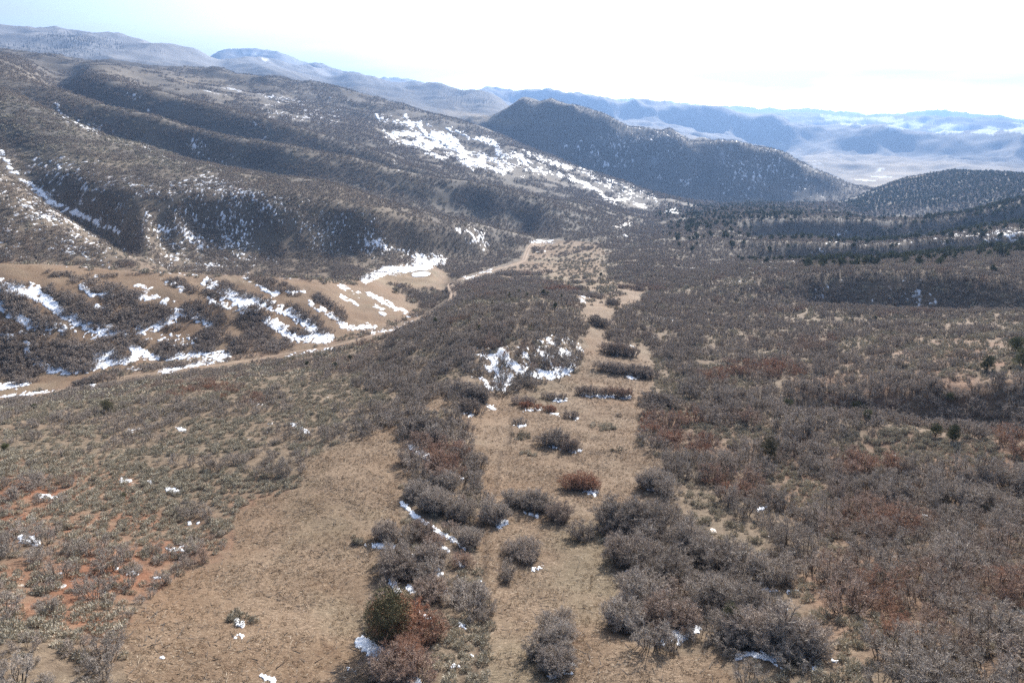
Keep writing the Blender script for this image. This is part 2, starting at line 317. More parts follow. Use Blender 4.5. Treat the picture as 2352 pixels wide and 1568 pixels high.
for s, wd, v in (('510,0 580,50 640,75', 34, 1), ('420,350 480,410 560,480 640,530 740,590 850,655', 32, 1), ('570,585 640,640 730,665', 36, 1), ('500,710 590,760 680,830', 44, .95), ('780,730 830,780', 34, .9), ('340,870 400,960', 44, 1), ('460,920 500,950', 44, 1),
                 ('490,1060 560,1110 630,1155', 26, 1), ('150,1290 220,1340 230,1400', 80, 1), ('260,1350 340,1360', 46, .95), ('400,1400 440,1440', 34, .9), ('450,1540 520,1560', 60, 1), ('230,640 360,650', 44, 1), ('1070,505 1120,480', 40, 1), ('1250,410 1340,435', 22, 1),
                 ('1480,460 1530,465', 18, 1), ('1665,265 1740,285', 30, 1), ('2090,250 2160,240', 22, .9), ('1980,590 2060,600', 22, 1), ('2080,600 2180,610', 14, .9), ('1940,1220 2000,1225', 22, .9), ('2200,1280 2260,1230 2325,1220', 60, 1), ('1400,1520 1450,1530', 24, .9), ('1460,1510 1530,1460 1580,1440', 24, .95), ('1500,1500 1570,1510', 20, .9),
                 ('1940,815 2030,830', 16, .9), ('880,60 900,110', 40, .6), ('800,180 830,190', 24, .9), ('920,860 950,880', 26, .9), ('700,940 730,950', 22, .9), ('810,1170 850,1185', 22, .9), ('870,1380 910,1390', 22, .9), ('770,1445 810,1450', 20, .9), ('60,1470 90,1480', 24, .9), ('540,900 570,940', 30, .9), ('1300,800 1380,780', 20, .8), ('130,610 180,650', 24, .8)):
    stroke(snow, s, wd, v, 8)
for s, wd, v in (('0,1280 50,1220 110,1210', 54, 1), ('370,945 440,930', 34, 1), ('380,1400 460,1365 560,1390 640,1400 720,1360 800,1370 890,1375', 46, 1), ('900,1480 950,1420', 26, .9), ('1010,1420 1060,1420', 22, .9), ('530,400 600,380', 16, .9), ('910,440 930,520', 26, .9), ('1370,500 1410,500', 36, .9), ('1250,540 1280,545', 24, .9),
                 ('1650,435 1680,440', 26, .9), ('1510,230 1540,275', 26, .9), ('1820,260 1830,290', 22, .9), ('400,690 450,690', 24, .9), ('550,1370 700,1450', 60, .5), ('540,940 800,950', 20, .7), ('640,1020 760,1080', 18, .8), ('360,880 380,920', 20, .8)):
    stroke(snow, s, wd, v, 9)
for s, wd, v in (('150,590 250,620', 50, 1), ('270,305 380,310', 26, 1), ('1120,270 1220,275', 30, 1), ('820,200 900,205', 22, 1), ('1000,212 1030,214', 18, 1), ('1100,670 1240,670', 18, .9), ('1160,655 1240,665', 14, 1), ('870,830 930,830', 20, 1), ('1040,855 1080,855', 16, 1), ('780,795 830,795', 14, 1), ('1260,488 1340,488', 14, 1), ('1780,1530 1850,1550', 30, 1), ('1080,1385 1110,1400', 20, 1), ('1590,1150 1640,1175', 24, 1), ('1580,1265 1650,1250', 18, .9), ('500,882 540,882', 12, 1), ('700,955 730,960', 14, 1)):
    stroke(snow, s, wd, v, 7)
for s, wd, v in (('240,490 270,560 300,620', 16, .9), ('310,650 350,740 400,880', 8, .75), ('270,510 350,510', 22, .8), ('270,550 370,555 480,560 560,575', 26, .95), ('440,520 480,580', 40, .9), ('540,540 620,570', 22, .6), ('320,640 460,635 560,640', 40, 1), ('540,600 570,640 540,680', 44, 1), ('330,680 480,700 560,720 640,780 700,800 750,780', 34, .95),
                 ('540,680 640,710 700,700', 50, 1), ('620,640 720,650 780,700 820,760 830,800', 54, 1), ('650,690 760,730 840,760 900,770', 30, .9), ('830,810 900,850 950,830', 70, 1), ('860,760 960,780 1060,820 1080,840', 34, .95), ('950,850 1040,880 1100,890', 40, .9), ('710,595 800,620 880,670', 26, .9), ('910,665 1000,680 1050,710 1100,770', 36, 1), ('1060,770 1200,780 1260,820', 44, .85),
                 ('1100,830 1200,850 1300,870', 70, .6), ('1240,750 1300,780', 18, .9), ('1130,860 1170,890', 30, .9), ('1200,935 1300,905 1440,905', 10, .9), ('1200,870 1400,890', 40, .5), ('1340,790 1420,830 1540,870', 50, .6), ('1400,830 1560,880', 20, .8), ('1470,910 1510,930', 26, .95), ('1560,940 1640,970 1720,1010 1780,1050 1790,1075 1930,1085', 28, 1), ('1640,880 1760,960 1900,1020 2050,1070', 60, .45),
                 ('1800,960 2000,1030 2120,1080', 60, .42), ('2000,1120 2080,1130', 24, .7), ('2130,1080 2280,1160', 30, .55), ('2200,1160 2300,1180', 26, .7), ('480,410 520,460 600,500', 7, .8), ('780,1280 980,1300', 50, .4), ('830,1300 960,1400', 70, .5), ('1860,1280 1960,1240', 10, .95), ('1790,850 1820,835', 24, .95), ('1530,720 1540,750', 16, .9), ('1570,770 1640,680', 16, .6),
                 ('640,410 780,420', 0, 0), ('200,1350 500,1460 700,1480', 60, .5), ('1870,1340 1960,1310', 8, .9)):
    stroke(snow, s, wd, v, 2)
# the snow-lined gully and the thinly snowed faces on the left spurs
for s, wd, v in (('0,1020 60,1130 160,1220 250,1290 350,1360 430,1400 520,1440 600,1480 700,1530 800,1568', 44, .85), ('380,700 400,780', 30, .7), ('400,770 500,820 600,870 650,880', 36, .55), ('820,600 830,640', 14, .8), ('870,640 930,650', 36, .7), ('1700,800 1790,910 1770,950', 10, .8), ('130,1370 230,1430', 80, .5), ('900,680 1000,750', 24, .5), ('1350,610 1420,620', 16, .4), ('1540,600 1640,620', 24, .5), ('1780,400 1830,410', 10, 1), ('1540,375 1600,365', 20, .5), ('1980,440 2000,560', 8, .6)):
    stroke(snow, s, wd, v, 1)
SNOW = blur(snow, 1.6)
sp_ = new()      # broken snow between the bushes
for s, v in (('0,1100 300,1050 700,1100 1100,1200 1300,1350 1500,1568 0,1568', .32), ('1050,1300 1400,1150 1800,1280 2325,1568 1200,1568', .42), ('350,680 700,850 1100,1000 1300,1130 1700,1180 2300,1230 1500,1170 1100,1080 600,900', .36), ('0,1350 250,1350 450,1568 0,1568', .45), ('900,620 1300,620 1200,780 950,660', .1), ('1400,560 2325,640 2325,860 1900,830 1500,640', .34), ('1150,850 1300,880 1500,1000 1300,1000', .4), ('1300,1000 1900,1180 1700,1200 1250,1050', .3), ('1680,780 2325,900 2325,1000 1760,830', .3), ('0,700 500,830 200,800', .28), ('0,220 1400,360 1400,420 0,300', .3)):
    poly(sp_, s, v, 1)
poly(sp_, '0,590 330,605 180,520 60,440 0,440', .44); poly(sp_, '380,450 500,500 640,580 700,625 380,620 300,560', .44)
poly(sp_, '600,430 860,500 900,560 1100,600 800,610 700,560', .34)
poly(sp_, '1040,520 1120,520 1140,580 1060,570', .46)
poly(sp_, '1900,540 2352,500 2352,560 2000,578 1850,578', .33); poly(sp_, '1700,560 1960,560 1940,590 1720,590', .3); poly(sp_, '1500,600 1800,590 1760,650 1550,660', .27)
poly(sp_, '1850,640 2150,640 2150,705 1850,700', .27); poly(sp_, '1400,300 1900,340 1960,440 1700,460 1300,370', .26); poly(sp_, '1290,360 1420,300 1480,310 1400,390', .3)
poly(sp_, '1050,780 1330,770 1330,850 1150,890 1050,850', .42)
SPK = blur(sp_, 8)
far_snow = new()
for s, v in (('1880,262 1960,270 2080,275 2060,282 1900,278', .8), ('2030,290 2090,276 2130,280 2110,296 2050,300', .9), ('2130,300 2170,284 2230,288 2210,305 2160,308', .95), ('2230,305 2270,290 2300,295 2280,310', .9), ('2300,300 2352,290 2352,308', .8), ('1990,270 2060,268 2050,275 1980,275', .7), ('2352,288 2300,282 2340,280', .8),
             ('2100,275 2150,276 2140,284 2105,286', .8), ('2000,403 2050,406 2050,409 2000,406', 1), ('1965,411 2010,414 2008,417 1965,414', 1), ('1930,280 1990,284 1990,290 1930,288', .6), ('2020,385 2030,387 2010,398', .7), ('600,134 620,137 610,140', .8), ('560,122 600,118 600,124 560,128', .7)):
    poly(far_snow, s, v)
SNOWFAR = blur(far_snow, .6)
# what the bushes do: 1 thick oak brush, 0 none
oak = new(0.78)
for s, v in (('0,1030 300,1060 700,1100 560,1180 480,1300 300,1400 200,1568 0,1568', .22), ('100,900 500,880 880,860 900,960 700,1040 300,1060 0,1020 0,960', .55), ('820,770 1000,750 900,850 1000,900 850,1000 780,960 760,860', .55),
             ('0,230 200,290 560,400 300,390 0,330', .4), ('0,120 480,165 700,240 500,240 200,170 0,140', .35), ('380,340 560,370 700,400 560,400', .4), ('1000,440 1300,500 1200,520 1000,480', .4), ('1500,820 1750,860 1600,960 1470,940', .3),
             ('1480,960 1700,1040 1850,1200 2000,1400 1750,1568 1950,1568 2050,1400 1800,1000', .2), ('1500,1060 1640,1150 1790,1260 1950,1400 2020,1568 1850,1568 1740,1400 1600,1240', .02), ('1850,950 2150,1000 2352,1040 2352,1080 2000,1080 1800,1000', .25), ('1900,760 2352,750 2352,860 1950,860', .4), ('1320,590 1400,590 1410,640 1300,620', .05)):
    poly(oak, s, v)
poly(oak, '1090,1180 1110,1260 1150,1400 1160,1568 980,1568 1000,1400 1060,1300', .18)
oak[clear2 > .5] = .35
OAK = blur(oak, 6) * (1 - np.clip(CLSOFT * 1.9 - .35, 0, 1))
for q in (OAK,): q[:] = q
sage = new(0.35)
for s, v in (('0,1030 300,1060 700,1100 560,1180 480,1300 300,1400 200,1568 0,1568', .95), ('1100,1210 1130,1400 1150,1568 1000,1568 1000,1400 1050,1300', .95), ('1480,960 1700,1040 1850,1200 2000,1400 1750,1568 2352,1568 2352,1040 1800,960', .85), ('1850,950 2150,1000 2352,1040 2352,1080 2000,1080 1800,1000', .9),
             ('1500,820 1750,860 1600,960 1470,940', .8), ('0,230 200,290 560,400 300,390 0,330', .8), ('1270,600 1350,590 1370,620 1300,632', .9), ('100,900 500,880 880,860 900,960 700,1040 300,1060 0,1020', .6), ('1900,760 2352,750 2352,860 1950,860', .5), ('1045,1040 1110,1090 1100,1150 1060,1120', .9)):
    poly(sage, s, v)
SAGE = blur(sage, 4) * (1 - np.clip(CLSOFT * 1.7 - .25, 0, 1))
um = new(); poly(um, '1210,560 1290,556 1400,566 1385,600 1400,640 1470,665 1400,700 1340,690 1280,650 1150,635'); poly(um, '1270,598 1350,588 1375,622 1300,634', 3.0)
SAGE = np.maximum(SAGE, np.maximum(CLEAR * 0.008, blur(um, 3) * .22))
red = new(0.1)
for s, v in (('380,895 560,890 640,930 470,925', .9), ('1480,960 1560,940 1660,1000 1600,1050 1490,1010', .95), ('1600,1070 1760,1100 1750,1160 1640,1140', .6), ('1640,830 1820,830 1860,870 1600,880', .7), ('860,1370 960,1380 1000,1440 980,1568 880,1568', .95), ('1850,1200 2050,1150 2352,1260 2352,1568 2000,1500', .35), ('2100,1010 2352,1000 2352,1080 2150,1060', .6), ('900,1010 1080,1020 1060,1100 980,1090', .6), ('1920,1410 2120,1420 2100,1480 1950,1480', .8), ('1120,920 1100,900 1130,880', .5), ('1960,1040 2050,1050 2100,1100 1900,1110', .5)):
    poly(red, s, v)
RED = blur(red, 5)
soil = new(0.15)
for s, v in (('0,1060 300,1100 400,1200 600,1150 560,1250 400,1400 250,1500 0,1400', 1), ('480,1150 640,1120 700,1200 560,1260', 1), ('1800,880 2100,780 2352,760 2352,900 1900,960', .6), ('1700,1000 2352,1000 2352,1568 1900,1500 1700,1100', .55), ('700,1100 850,1150 830,1300 640,1290', .45), ('1500,940 1700,960 1700,1100 1500,1000', .5)):
    poly(soil, s, v)
poly(soil, '0,600 300,622 600,640 860,650 940,690 975,715 880,750 700,800 500,825 300,835 170,880 0,920', .75)
SOIL = blur(soil, 12)
ruts = new()
for s, wd in (('1118,1240 1116,1300 1108,1400 1090,1560', 12), ('1150,1260 1150,1330 1160,1345', 14), ('1150,1040 1140,1120 1125,1180', 8), ('1178,960 1172,1020', 10), ('1330,1000 1325,1050', 10), ('720,1210 800,1260 850,1290', 6), ('300,1480 340,1568', 8), ('1395,1190 1420,1320', 10), ('560,1330 700,1400', 4), ('1460,1010 1500,1060 1560,1100', 10)):
    stroke(ruts, s, wd)
RUTS = blur(ruts, 1.2)
jun = new(0.0)
for s, v in (('1500,480 1700,462 1960,466 2352,430 2352,590 1700,605 1540,560', .09), ('1560,470 1760,462 1850,468 1840,500 1640,520 1580,545', .26), ('1940,468 2050,420 2190,394 2352,400 2352,440 2150,478 1980,492', 1.0), ('2352,440 2352,510 2200,515 2110,505 2200,480', .6),
             ('1950,548 2080,535 2100,505 2352,490 2352,530 2180,540 2100,555 1950,562', .3), ('1800,595 2352,560 2352,590 2050,612 1850,616', .34), ('2250,690 2352,660 2352,712 2280,716', .5), ('1300,370 1560,440 1600,480 1500,470', .05), ('2000,615 2352,600 2352,650 2100,640', .08)):
    if v: poly(jun, s, v)
JUN = blur(jun, 2)
con = new(0.0)
poly(con, '45,95 120,80 240,90 290,104 280,112 180,105 60,102', .9); poly(con, '0,100 200,108 240,135 100,128 0,118', .45); poly(con, '340,112 380,115 375,122 340,118', .5); poly(con, '1000,200 1120,220 1140,250 1040,240', .3)
CON = blur(con, 2)

# ------------------------------------------------------------------ mesh and material helpers
def mesh_np(name, verts, faces, mats=(), attrs=None, smooth=False):
    verts = np.asarray(verts, np.float32); faces = np.asarray(faces, np.int32); k = faces.shape[1]
    me = D.meshes.new(name); me.vertices.add(len(verts)); me.vertices.foreach_set('co', verts.ravel())
    me.loops.add(faces.size); me.loops.foreach_set('vertex_index', faces.ravel())
    me.polygons.add(len(faces)); me.polygons.foreach_set('loop_start', np.arange(0, faces.size, k, dtype=np.int32))
    me.update(calc_edges=True)
    for a, v in (attrs or {}).items():
        at_ = me.attributes.new(a, 'FLOAT', 'POINT'); at_.data.foreach_set('value', np.asarray(v, np.float32).ravel())
    for m in mats: me.materials.append(m)
    if smooth: me.polygons.foreach_set('use_smooth', np.ones(len(faces), bool))
    return me
def link(name, me, parent=None, loc=None, rz=0.0, scale=None):
    o = D.objects.new(name, me); COL.objects.link(o)
    if loc is not None: o.location = tuple(float(q) for q in loc)
    o.rotation_euler.z = rz
    if scale is not None: o.scale = (scale,) * 3 if np.isscalar(scale) else scale
    if parent is not None: o.parent = parent
    return o
def tag(o, label=None, cat=None, group=None, kind=None):
    if label: o['label'] = label
    if cat: o['category'] = cat
    if group: o['group'] = group
    if kind: o['kind'] = kind
    return o
class NT:
    def __init__(s, name):
        s.m = D.materials.new(name); s.m.use_nodes = True; s.t = s.m.node_tree; s.t.nodes.clear()
        s.out = s.t.nodes.new('ShaderNodeOutputMaterial'); s.b = s.n('ShaderNodeBsdfPrincipled'); s.b.inputs['Specular IOR Level'].default_value = 0.1
        s.b.inputs['Roughness'].default_value = 0.9; s.l(s.b.outputs[0], s.out.inputs['Surface'])
    def n(s, t, **k):
        x = s.t.nodes.new(t)
        for a, v in k.items(): setattr(x, a, v)
        return x
    def l(s, a, b): s.t.links.new(a, b)
    def attr(s, name, typ='GEOMETRY'): return s.n('ShaderNodeAttribute', attribute_name=name, attribute_type=typ).outputs['Fac']
    def math(s, op, a, b=None, clamp=False):
        x = s.n('ShaderNodeMath', operation=op); x.use_clamp = clamp
        for i, v in enumerate((a, b)):
            if v is None: continue
            if isinstance(v, (int, float)): x.inputs[i].default_value = v
            else: s.l(v, x.inputs[i])
        return x.outputs[0]
    def noise(s, scale, detail=4, vec=None, rough=.6):
        x = s.n('ShaderNodeTexNoise'); x.inputs['Scale'].default_value = scale; x.inputs['Detail'].default_value = detail; x.inputs['Roughness'].default_value = rough
        if vec is not None: s.l(vec, x.inputs['Vector'])
        return x.outputs['Fac']
    def rng(s, v, a, b, c=0.0, d=1.0):
        x = s.n('ShaderNodeMapRange'); s.l(v, x.inputs['Value'])
        for k, q in zip(('From Min', 'From Max', 'To Min', 'To Max'), (a, b, c, d)): x.inputs[k].default_value = q
        return x.outputs['Result']
    def mix(s, f, a, b):
        x = s.n('ShaderNodeMix', data_type='RGBA')
        for v, i in ((f, 'Factor'), (a, 'A'), (b, 'B')):
            if isinstance(v, (int, float)): x.inputs[i].default_value = v
            elif isinstance(v, tuple): x.inputs[i].default_value = v + (1,)
            else: s.l(v, x.inputs[i])
        return x.outputs['Result']
    def col(s, v): s.l(v, s.b.inputs['Base Color']) if not isinstance(v, tuple) else setattr(s.b.inputs['Base Color'], 'default_value', v + (1,))
    def bump(s, h, dist, strength=1.0):
        x = s.n('ShaderNodeBump'); x.inputs['Distance'].default_value = dist; x.inputs['Strength'].default_value = strength
        s.l(h, x.inputs['Height']); s.l(x.outputs[0], s.b.inputs['Normal'])

g = NT('ground_earth')
geo = g.n('ShaderNodeNewGeometry').outputs['Position']
n1 = g.noise(0.9, 6, geo, .75); n2 = g.noise(0.12, 5, geo, .6); n3 = g.noise(0.012, 6, geo, .65); n4 = g.noise(0.0035, 9, geo, .75)
st = g.n('ShaderNodeMapping'); st.inputs['Scale'].default_value = (1.6, 5.0, 2.0); st.inputs['Rotation'].default_value = (0, 0, .5); g.l(geo, st.inputs['Vector'])
chips = g.noise(1.6, 5, st.outputs[0], .8)
straw = g.mix(g.rng(chips, .41, .60), (.105, .075, .050), (.335, .245, .168))
straw = g.mix(g.rng(n2, .42, .66), straw, g.mix(g.rng(n1, .4, .6), (.10, .063, .04), (.225, .16, .104)))
straw = g.mix(g.rng(n1, .58, .72, 0, .8), straw, (.085, .055, .04))
n6 = g.noise(.035, 4, geo, .6); straw = g.mix(g.rng(n6, .44, .64, 0, .65), straw, g.mix(chips, (.13, .075, .045), (.25, .165, .10)))
straw = g.mix(g.rng(n6, .36, .46, .35, 0), straw, (.17, .155, .10))
straw = g.mix(g.rng(g.noise(4.5, 3, geo, .7),   .60, .70, 0, .75), straw, (.50, .40, .29))
dirt = g.mix(g.rng(n1, .35, .65), (.115, .088, .062), (.24, .187, .13))
redd = g.mix(g.rng(n1, .35, .68), (.15, .07, .042), (.27, .135, .08))
under = g.mix(g.math('MULTIPLY', g.attr('soil'), g.rng(n2, .3, .6)), dirt, redd)
brush = g.mix(g.rng(n1, .35, .65), (.10, .088, .076), (.17, .148, .124))
brush = g.mix(g.rng(n3, .42, .64), brush, (.18, .148, .112))
farb = g.mix(g.rng(n4, .40, .60), (.06, .055, .052), (.15, .125, .098))
farb = g.mix(g.rng(n3, .38, .64, 0, .6), farb, (.07, .062, .055))
under = g.mix(g.attr('brushy'), under, brush)
under = g.mix(g.attr('far'), under, farb)
straw = g.mix(g.math('MULTIPLY', g.attr('soil'), .45), straw, g.mix(chips, (.10, .06, .037), (.235, .15, .093)))
c = g.mix(g.attr('open_land'), under, straw)
c = g.mix(g.math('MULTIPLY', g.attr('track'), .6), c, (.085, .058, .04))
c = g.mix(g.attr('meadow'), c, (.33, .25, .15))
c = g.mix(g.attr('snowy'), c, (.82, .85, .9))
g.col(c)
g.bump(g.math('ADD', g.math('MULTIPLY', n1, .5), g.math('MULTIPLY', chips, .5)), .35, .9)
M_GROUND = g.m
s_ = NT('old_snow'); sg_ = s_.n('ShaderNodeNewGeometry').outputs['Position']
sf_ = s_.math('ADD', s_.math('MULTIPLY', s_.noise(2.2, 5, sg_, .75), .6), s_.math('MULTIPLY', s_.noise(.35, 4, sg_, .7), .4))
s_.col(s_.mix(s_.rng(s_.math('SUBTRACT', sf_, s_.math('MULTIPLY', s_.attr('depth'), .55)), .40, .50), (.80, .82, .86), (.24, .18, .125))); s_.b.inputs['Roughness'].default_value = .6
s_.b.inputs['Specular IOR Level'].default_value = .3
s_.bump(s_.noise(1.2, 5, s_.n('ShaderNodeNewGeometry').outputs['Position'], .7), .25, .8); M_SNOW = s_.m
def plant_mat(name, dark, light, redc=None, rmin=0.0):
    p = NT(name); rnd = p.n('ShaderNodeObjectInfo').outputs['Random']; t = p.attr('tint')
    f = p.math('ADD', p.math('MULTIPLY', rnd, .55), p.math('MULTIPLY', t, .45))
    c = p.mix(f, dark, light)
    if redc: c = p.mix(p.attr('red', 'INSTANCER'), c, p.mix(t, redc, tuple(q * 1.4 for q in redc)))
    p.col(c); return p.m
M_TWIG = plant_mat('oak_twigs', (.29, .246, .205), (.52, .452, .385), (.36, .19, .115))
M_STEM = plant_mat('oak_bark', (.08, .066, .055), (.15, .125, .105))
M_SAGE = plant_mat('sage_leaves', (.25, .222, .168), (.54, .485, .38))
M_JUN = plant_mat('juniper_foliage', (.075, .08, .042), (.20, .20, .10))
M_JUNB = plant_mat('rusty_juniper_foliage', (.07, .064, .034), (.185, .165, .092))
M_TRUNK = plant_mat('juniper_bark', (.09, .065, .05), (.16, .12, .09))
M_FIR = plant_mat('fir_foliage', (.02, .03, .022), (.035, .05, .035))
M_GRASS = plant_mat('dry_grass', (.17, .12, .075), (.58, .46, .32))

# ------------------------------------------------------------------ the ground: one sheet to the horizon
extra = np.concatenate([np.linspace(UMAX, 2 * math.pi - UMAX, 62)[1:-1]])
allu = np.r_[cu, extra]; NA = len(allu)
sgn = lambda a: np.clip((a + math.pi) % (2 * math.pi) - math.pi, -UMAX, UMAX)
GX = np.exp(cv)[None] * np.sin(allu)[:, None]; GY = np.exp(cv)[None] * np.cos(allu)[:, None]
GZ = np.zeros((NA, NV)); GZ[:NU] = ZZ
blend = (extra - UMAX) / (2 * math.pi - 2 * UMAX)
for k, b in enumerate(blend):
    GZ[NU + k] = ZZ[-1] * (1 - b) + ZZ[0] * b
GZ[NU:] = np.where(np.exp(cv)[None] > 1500, np.minimum(GZ[NU:], 500), GZ[NU:])
gverts = np.c_[GX.ravel(), GY.ravel(), GZ.ravel()]
ii, jj = np.meshgrid(np.arange(NA), np.arange(NV - 1), indexing='ij'); ni = (ii + 1) % NA
gf = np.stack([ii * NV + jj, ni * NV + jj, ni * NV + jj + 1, ii * NV + jj + 1], -1).reshape(-1, 4)[:, ::-1]
front = np.zeros(NA, bool); front[:NU] = True
fx, fy, fz = GX[:NU], GY[:NU], ZZ
rr = np.hypot(fx, fy)
a_open = np.zeros((NA, NV)); a_soil = np.full((NA, NV), .3); a_br = np.zeros((NA, NV)); a_far = np.zeros((NA, NV)); a_sn = np.zeros((NA, NV)); a_me = np.zeros((NA, NV))
ppx, ppy = project(fx, fy, fz); inpic = (ppx > 0) & (ppx < 2352) & (ppy < 1568)
a_open[:NU] = np.where(inpic, look(CLSOFT, fx, fy, fz, 22), 0); a_open = np.clip((a_open - .5) * 4 + .5, 0, 1)
a_soil[:NU] = look(SOIL, fx, fy, fz, 12); a_rut = np.zeros((NA, NV)); a_rut[:NU] = np.where(inpic, look(RUTS, fx, fy, fz, 5), 0)
a_br[:NU] = np.clip((rr - 250) / 500, 0, 1) * np.where(inpic, 1, .8)
GRR = np.exp(cv)[None] * np.ones((NA, 1)); a_far[:] = np.clip((GRR - 1500) / 900, 0, 1)
mead = new()
poly(mead, '1830,350 1900,348 2100,362 2352,380 2352,392 2150,402 2060,428 1990,434 1950,415 1860,378', .55); poly(mead, '2010,382 2070,372 2120,378 2130,395 2080,402 2015,405', .9); poly(mead, '1960,405 2100,408 2060,424 2000,428', .85)
poly(mead, '1740,318 1830,335 1850,350 1800,342', .6); poly(mead, '1000,262 1050,252 1130,268 1240,282 1160,288 1040,272', .6); poly(mead, '1000,250 1080,258 1060,266', .7); poly(mead, '1240,278 1300,285 1250,295', .3); poly(mead, '1670,458 1745,458 1770,463 1700,468', .7)
poly(mead, '1290,380 1400,395 1350,410', .1); poly(mead, '1200,560 1400,566 1500,665 1300,660', .15); poly(mead, '400,175 530,185 520,200 420,190', .3); poly(mead, '840,640 940,620 1010,640 960,660', .25)
MEAD = blur(mead, 1)
a_me[:NU] = np.where(rr < 8000, look(MEAD, fx, fy, fz, 2.5), 0) * (0.6 + 0.8 * (fbm(fx / 150, fy / 150, 77) - .3))
a_me = np.clip(a_me, 0, 1)
sfar = look(SNOWFAR, fx, fy, fz, 2.5) * (rr > 3000)
n5 = fbm(fx / 26, fy / 26, 91, 4) * .6 + fbm(fx / 120, fy / 120, 95, 3) * .4
spots = np.clip((n5 + look(SPK, fx, fy, fz, 6) * .40 - .80) * 9, 0, .5) * np.clip((rr - 1900) / 300, 0, 1)
frost = np.clip((fz - 150) / 500, 0, .16) * (rr > 3500) * (0.5 + fbm(fx / 220, fy / 220, 92, 5))
a_sn[:NU] = np.clip(np.maximum(np.maximum(np.clip((sfar * 1.5 + n5 - .95) * 4, 0, .62), spots), frost), 0, 1)
me = mesh_np('ground', gverts, gf, [M_GROUND], dict(open_land=a_open, soil=a_soil, brushy=a_br, far=a_far, snowy=a_sn, meadow=a_me, track=a_rut), smooth=True)
# close the middle under the camera
import bmesh
ground = link('ground', me); tag(ground, kind='structure')
bm = bmesh.new(); ring = [bm.verts.new((8 * math.sin(a), 8 * math.cos(a), GZ[k, 0])) for k, a in enumerate(allu)]
bm.faces.new(ring[::-1]); pm = D.meshes.new('ground_under'); bm.to_mesh(pm); bm.free(); pm.materials.append(M_GROUND)
pad = link('ground', pm); tag(pad, kind='structure')

# ------------------------------------------------------------------ snow lying on it, a skin that sinks into the ground where it thins out
def snow_value(x, y, z):
    r = np.hypot(x, y); sn = look(SNOW, x, y, z, 5, 21) * (r < 2600)
    ew = np.exp2(np.clip(np.round(np.log2(np.maximum(r / 200, .25))), -2, 3))
    nn = fbm(x / (.8 * ew), y / (1.5 * ew), 41, 5); nb = fbm(x / (7 * ew), y / (7 * ew), 43, 3); n2 = fbm(x / (.5 * ew), y / (1.1 * ew), 47, 3)
    spk = look(SPK, x, y, z, 10) * (r < 2400)
    v = np.where(sn > .04, sn * np.where(r < 160, 1.6, 1.25) + (nn - .5) * 2.6 + (nb - .5) * .9 - .80, -1)
    v = np.maximum(v, np.where(spk > .05, spk * 1.0 + (n2 - .5) * 1.5 + (nb - .5) * .7 - .58, -1))
    v = np.where(np.hypot(x - POND[0], (y - POND[1]) / 1.7) < 6.2, -1, v)
    bg_ = np.where((r < 150) & (look(CLSOFT, x, y, z, 22) < .12), .0, -1.)
    return np.maximum(v, bg_ + vnoise(x / .9, y / .9, 61) * .6 + vnoise(x / 2.1, y / 2.1, 64) * .4 + fbm(x / 9, y / 9, 62, 2) * .6 - 1.30)
cand = (look(SNOW, fx, fy, fz, 5, 21) * (rr < 2600) > .03) | (look(SPK, fx, fy, fz, 10) * (rr < 2400) > .05) | (rr < 150)
cand &= inpic & (rr > 30) & (TF > TMAX - .004 - 2 / rr)
cell = cand[:-1, :-1] | cand[1:, :-1] | cand[:-1, 1:] | cand[1:, 1:]
ci, cj = np.nonzero(cell); KA, KB = 2, 4; near = rr[ci, cj] < 110
MI = NV * KB + 8
pa, pb = np.meshgrid(np.arange(KA), np.arange(KB), indexing='ij'); pa = pa.ravel(); pb = pb.ravel()
fi = (ci[:, None] * KA + pa[None]).ravel().astype(np.int64); fj = (cj[:, None] * KB + pb[None]).ravel().astype(np.int64)
q = np.stack([fi * MI + fj, fi * MI + fj + 1, (fi + 1) * MI + fj + 1, (fi + 1) * MI + fj], 1)
used, inv = np.unique(q, return_inverse=True); q = inv.reshape(q.shape)
uf = (used // MI) / KA; vf = (used % MI) / KB
sx_, sy_, sz_ = bil(fx, uf, vf), bil(fy, uf, vf), bil(fz, uf, vf)
svl = snow_value(sx_, sy_, sz_)
ok = (svl[q] > 0).any(1) & (svl[q] > -.6).all(1); q = q[ok]
used2, inv = np.unique(q, return_inverse=True); q = inv.reshape(q.shape); svl = svl[used2]; sx_, sy_, sz_ = sx_[used2], sy_[used2], sz_[used2]
sr_ = np.hypot(sx_, sy_)
sv = np.c_[sx_, sy_, sz_ + np.clip(svl, -.4, .3) * (0.16 + sr_ * .0022)]
print('SNOW cells', len(q))
snow_o = link('snow', mesh_np('snow', sv, q, [M_SNOW], dict(depth=np.clip(svl, 0, 1)), smooth=True)); tag(snow_o, 'old white snow lying in strips and patches on the shaded slopes', 'snow', kind='stuff')

